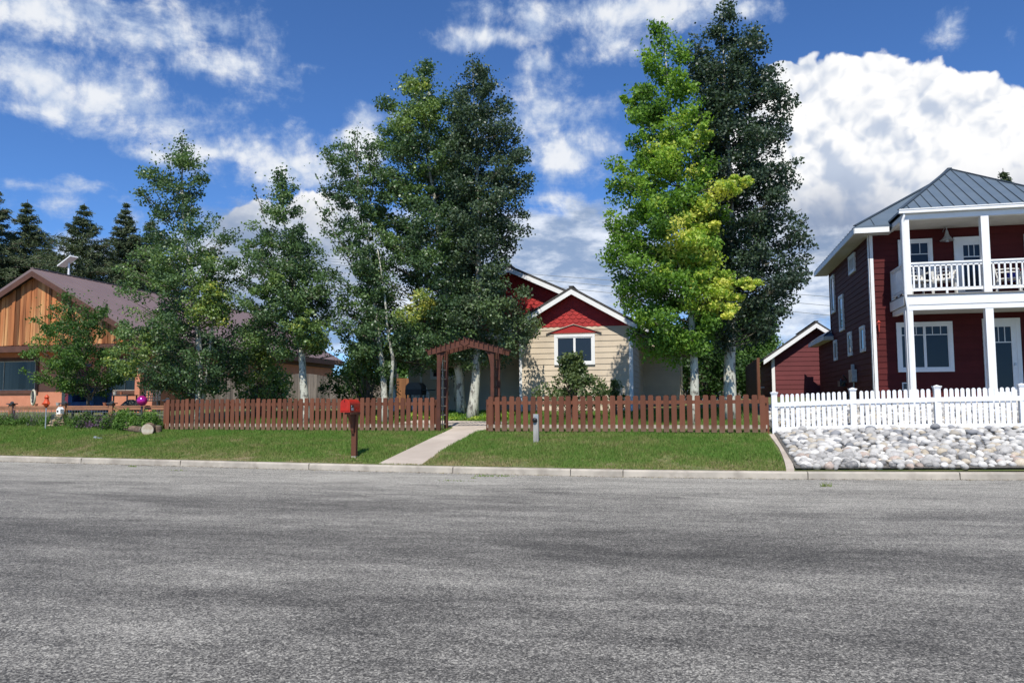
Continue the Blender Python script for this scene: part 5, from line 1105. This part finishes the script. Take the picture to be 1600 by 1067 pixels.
for i,(x0_,x1_,n,h_,t,k,lb) in enumerate(((-23.5,-19.4,70,.30,.50,130,'green flowering plants with pale specks along the left rail fence'),(-19.4,-18.2,24,.26,.62,120,'low leafy greenery behind the flat stone stack'),(-18.0,-16.7,46,.46,.24,150,'purple-flowered catmint clump along the rail fence'),(-16.9,-15.30,70,.60,.66,170,'tall bright green weeds behind the sawn logs'))):
    cards_cover('flower_bed',lb,[(x,y,rg.uniform(.10,.2),h_*rg.uniform(.5,1.15),k,np.clip(t+rg.normal(0,.13),0,.9)) for x,y in zip(rg.uniform(x0_,x1_,n),rg.uniform(19.75,20.3,n))],.04,mfl,50+i)
cover('flower_stalks','thin grassy flower stalks standing up out of the bed by the rail fence',[(x,y,26,rg.uniform(.35,.65),.10,rg.uniform(.0,.8)) for x,y in zip(rg.uniform(-23.5,-15.3,70),rg.uniform(19.8,20.3,70))],.3,mfl,.5,77,.006)
pp=MB(); 
# ============================================================ spruces behind the salmon house
LP=leafmat('spruce_needles',[(0,(.035,.055,.028)),(.5,(.090,.120,.062)),(1,(.19,.21,.11))],.18,.6,.2)
def spruce(px,pytop,Y,wpx,label,seed,zbase=1.3):
    rg=np.random.default_rng(seed); top=at(px,pytop,Y); x=top[0]; H_=top[2]-zbase; W_=wpx/F*Y*.5*1.03; root=thing('spruce_tree',label,'spruce',(x,Y,zbase)); 
    MB().tube([(x,Y,zbase-.2),(x,Y,top[2])],[.25,.02],8).build('trunk',mbd,root)
    br=MB(); Pl=[];D=[];T=[]; z=.10*H_
    while z<H_*.99:
        f=z/H_; R_=W_*3.3*(1-f)**.80*(.85+.3*rg.random())*(.6+.4*min(1,(1-f)*3)); nb=int(8+11*(1-f))
        for k in range(nb):
            th=rg.uniform(0,6.283); L=R_*rg.uniform(.65,1.15); a=va(x,Y,zbase+z); dr=va(math.cos(th),math.sin(th),0); b=a+dr*L+va(0,0,-.22*L+.12*L*f*3)
            br.bar(a,b,.05,.05); n=int(26+L*60); t=rg.random(n)**.7
            P=a+(b-a)*t[:,None]+va(0,0,.10*L)*(t**2)[:,None]; lat=rg.normal(0,1,(n,3))*va(.22,.22,.13)*(.40+L*.32*(1-t*.6))[:,None]; P=P+lat; P[:,2]-=np.abs(rg.normal(0,.10,n)); Pl.append(P)
            dd=np.tile(dr,(n,1))+rg.normal(0,.55,(n,3)); dd[:,2]-=.25; D.append(dd); T.append(np.clip(rg.normal(.45+.25*(rg.random()-.5),.14,n),0,1))
        z+=H_*rg.uniform(.022,.034)
    br.build('branches',mbd,root); P=np.concatenate(Pl); Dd=np.concatenate(D); Dd/=np.linalg.norm(Dd,axis=1)[:,None]; n=len(P); s=rg.normal(0,1,(n,3)); s-=Dd*(s*Dd).sum(1)[:,None]; s/=np.linalg.norm(s,axis=1)[:,None]
    L=rg.uniform(.14,.32,n)[:,None]*Y/55; w_=L*.30; V=np.stack([P-Dd*L*.5-s*w_*.4,P-Dd*L*.5+s*w_*.4,P+Dd*L*.5+s*w_*.25,P+Dd*L*.5-s*w_*.25],1).reshape(-1,3)
    npmesh('crown',V,np.arange(len(V)).reshape(-1,4),LP,np.concatenate(T),root)
spruce(-8,278,52,80,'leftmost tall spruce, cut by the left edge, behind the salmon house',61); spruce(43,312,55,95,'pointed spruce second from the left behind the salmon house roof',62)
spruce(132,318,54,100,'broad spruce rising behind the roof antenna',63); spruce(197,316,57,80,'narrow spruce to the right of the roof antenna, partly behind the bushy aspen',64)
spruce(236,340,60,85,'small hidden spruce behind the bushy aspen crown',65); spruce(1567,263,60,60,'tip of a conifer showing above the grey metal roof at the right',66)
# ============================================================ river rocks
mrocks={}
for nm,c1,c2 in (('grey',(.42,.405,.38),(.33,.32,.30)),('pale',(.62,.60,.555),(.52,.505,.465)),('tan',(.50,.43,.32),(.42,.355,.26)),('dark',(.20,.195,.19),(.14,.14,.135)),('pink',(.44,.35,.29),(.37,.29,.24))):
    mrocks[nm]=mat('river_rock_'+nm,c1,c2,7,.8,rnd=.22,bump=.2,bscale=40,c3=(.50,.47,.42),s3=5,amt3=.4)
def rockmesh(seed):
    rg=np.random.default_rng(seed); b=bmesh.new(); bmesh.ops.create_icosphere(b,subdivisions=3,radius=.5); a=[rg.normal(0,1,3) for _ in range(7)]
    for v in b.verts:
        p=va(*v.co); n=p/np.linalg.norm(p); k=1+sum(.035*math.sin(2.1*(n@q)+i) for i,q in enumerate(a)); v.co=Vector(p*k*va(1,.82,.62))
    me=bpy.data.meshes.new('river_rock'); b.to_mesh(me); b.free(); me.polygons.foreach_set('use_smooth',[True]*len(me.polygons)); return me
RM=[rockmesh(100+i) for i in range(8)]
RMM={}
def rockdata(i,c):
    if (i,c) not in RMM: m=RM[i].copy(); m.materials.append(mrocks[c]); RMM[(i,c)]=m
    return RMM[(i,c)]
LB={'grey':'mid-grey','pale':'whitish','tan':'tan','dark':'dark grey','pink':'pinkish'}
labels={'grey':'smooth mid-grey river rock in the bed before the white picket fence','pale':'smooth whitish river rock in the bed before the white picket fence','tan':'smooth tan river rock in the bed before the white picket fence','dark':'smooth dark grey river rock in the bed before the white picket fence','pink':'smooth pinkish river rock in the bed before the white picket fence'}
rg=np.random.default_rng(77); cand=[]
def edge_x(y): return 1.80+.0*y
y=15.0
row=0
while y<19.6:
    pitch=.150; x=1.82+(row%2)*pitch/2
    while x<9.:
        px_,py_=x+rg.normal(0,.022),y+rg.normal(0,.02)
        if py_>ky(px_)+.195 and py_<fy(px_)+.1 and px_>1.86:
            cand.append((px_,py_,0))
        x+=pitch*rg.uniform(.9,1.15)
    y+=.122; row+=1
cols=['grey']*40+['pale']*34+['tan']*10+['dark']*10+['pink']*6
def vis(p):
    q=va(p[0],p[1],g(p[0],p[1]))-va(0,0,H); zc=q@fw; return 800+F*(q@r2)/zc<1615
cand.sort(key=lambda c:(not vis(c),c[1]-ky(c[0])))
stuff=MB(); 
def rocktx(cx_,cy_,sc_=1.):
    s=sc_*rg.choice([.13,.16,.19,.235],p=[.22,.34,.28,.16])*rg.uniform(.9,1.1); return s,(rg.normal(0,.22),rg.normal(0,.22),rg.uniform(0,6.28))
for i,(cx_,cy_,_) in enumerate(cand[:300]):
    c=str(rg.choice(cols)); s,rot=rocktx(cx_,cy_); o=bpy.data.objects.new('river_rock',rockdata(int(rg.integers(8)),c)); C.objects.link(o); o.location=(cx_,cy_,g(cx_,cy_)+s*.20+rg.uniform(0,.02)); o.rotation_euler=rot; o.scale=(s,s,s*rg.uniform(.95,1.35)); 
    zone='in the row against the kerb' if cy_<ky(cx_)+.32 else ('beside the concrete edging strip' if cx_<2.35 else ('well in front of the first white fence post span' if cx_<3.4 else ('in front of the second white fence span' if cx_<5. else 'at the right edge of the bed')))
    sz='small' if s<.145 else ('large' if s>.21 else 'medium'); tag(o,sz+' '+LB[c]+' river rock '+zone,'rock','river rocks, '+sz+' '+LB[c]+', '+zone)
# the smaller and farther ones as one heap
from mathutils import Euler
base_v=[np.array([tuple(v.co) for v in m.vertices]) for m in RM]; 
lowm=[]
for k in range(8):
    b=bmesh.new(); bmesh.ops.create_icosphere(b,subdivisions=2,radius=.5); a=[rg.normal(0,1,3) for _ in range(6)]
    for v in b.verts: p=va(*v.co); n=p/np.linalg.norm(p); v.co=Vector(p*(1+sum(.04*math.sin(2.1*(n@q)+i) for i,q in enumerate(a)))*va(1,.82,.62))
    b.verts.ensure_lookup_table(); lowm.append((np.array([tuple(v.co) for v in b.verts]),np.array([[v.index for v in f.verts] for f in b.faces]))); b.free()
Vs=[];Fs=[];Ts=[];off=0
far_=[(a,b,1.) for a,b,_ in cand[300:]]
yy=19.2
while yy<24.4:
    x=1.9
    while x<8.8:
        if yy>fy(x)+.05 and (x<5.0 or yy<24.4): far_.append((x+rg.normal(0,.03),yy+rg.normal(0,.03),.95))
        x+=.17
    yy+=.16
for a,b,sc_ in far_:
    k=int(rg.integers(8)); s,rot=rocktx(a,b,sc_); Rm=np.array(Euler(rot).to_matrix()); v=(lowm[k][0]*s)@Rm.T+va(a,b,g(a,b)+s*.2+rg.uniform(0,.03)); Vs.append(v); Fs.append(lowm[k][1]+off); off+=len(v); Ts.append(np.full(len(lowm[k][1]),rg.random()))
m=bpy.data.materials.new('river_rock_heap'); m.use_nodes=True; t=NT(m.node_tree); a_=t.n('ShaderNodeAttribute',attribute_name='tint'); cr=t.ramp(a_.outputs['Fac'],[(0,(.39,.375,.35)),(.38,(.34,.33,.31)),(.40,(.60,.58,.54)),(.74,(.53,.515,.475)),(.76,(.43,.38,.30)),(.86,(.40,.35,.27)),(.88,(.17,.175,.18)),(1,(.25,.25,.255))])
p=t.n('ShaderNodeBsdfPrincipled'); t.put(p.inputs['Base Color'],cr); p.inputs['Roughness'].default_value=.75; o_=t.n('ShaderNodeOutputMaterial'); t.put(o_.inputs[0],p.outputs[0])
o=npmesh('river_rock_heap',np.concatenate(Vs),np.concatenate(Fs),m,np.concatenate(Ts)); o.data.polygons.foreach_set('use_smooth',[True]*len(o.data.polygons)); tag(o,'mass of smaller pale river rocks under and behind the white picket fence','rocks',kind='stuff')
# concrete edging of the rock bed
mb=MB(); q=[(1.66,15.22),(1.70,15.8),(1.73,16.5),(1.75,17.3),(1.73,18.2),(1.70,19.05)]
for (a,b),(c_,d) in zip(q,q[1:]): mb.slab([(a-.07,b,g(1.,b)+.03),(a+.07,b,g(1.,b)+.03),(c_+.07,d,g(1.,d)+.03),(c_-.07,d,g(1.,d)+.03)],.2)
tag(mb.build('bed_edging',M['path'],orig=(1.7,17,.3)),'pale concrete edging strip between the lawn and the river rocks','edging')

# dark gravel under the rocks
xs=np.linspace(1.76,9.2,30); V=[];Fc=[]; ry=[.165,.8,2,3,4,5.5,7,9.2]
for x in xs:
    for r in ry: yv=min(ky(x)+r,24.5); V.append((x,yv,g(x,yv)+.035))
n_=len(ry)
for i in range(len(xs)-1):
    for j in range(n_-1): Fc.append((i*n_+j,(i+1)*n_+j,(i+1)*n_+j+1,i*n_+j+1))
mb=MB(); mb.add(V,Fc); tag(mb.build('gravel',mat('dark_gravel',(.16,.15,.13),(.07,.065,.06),30,.95,bump=.5)),kind='structure')
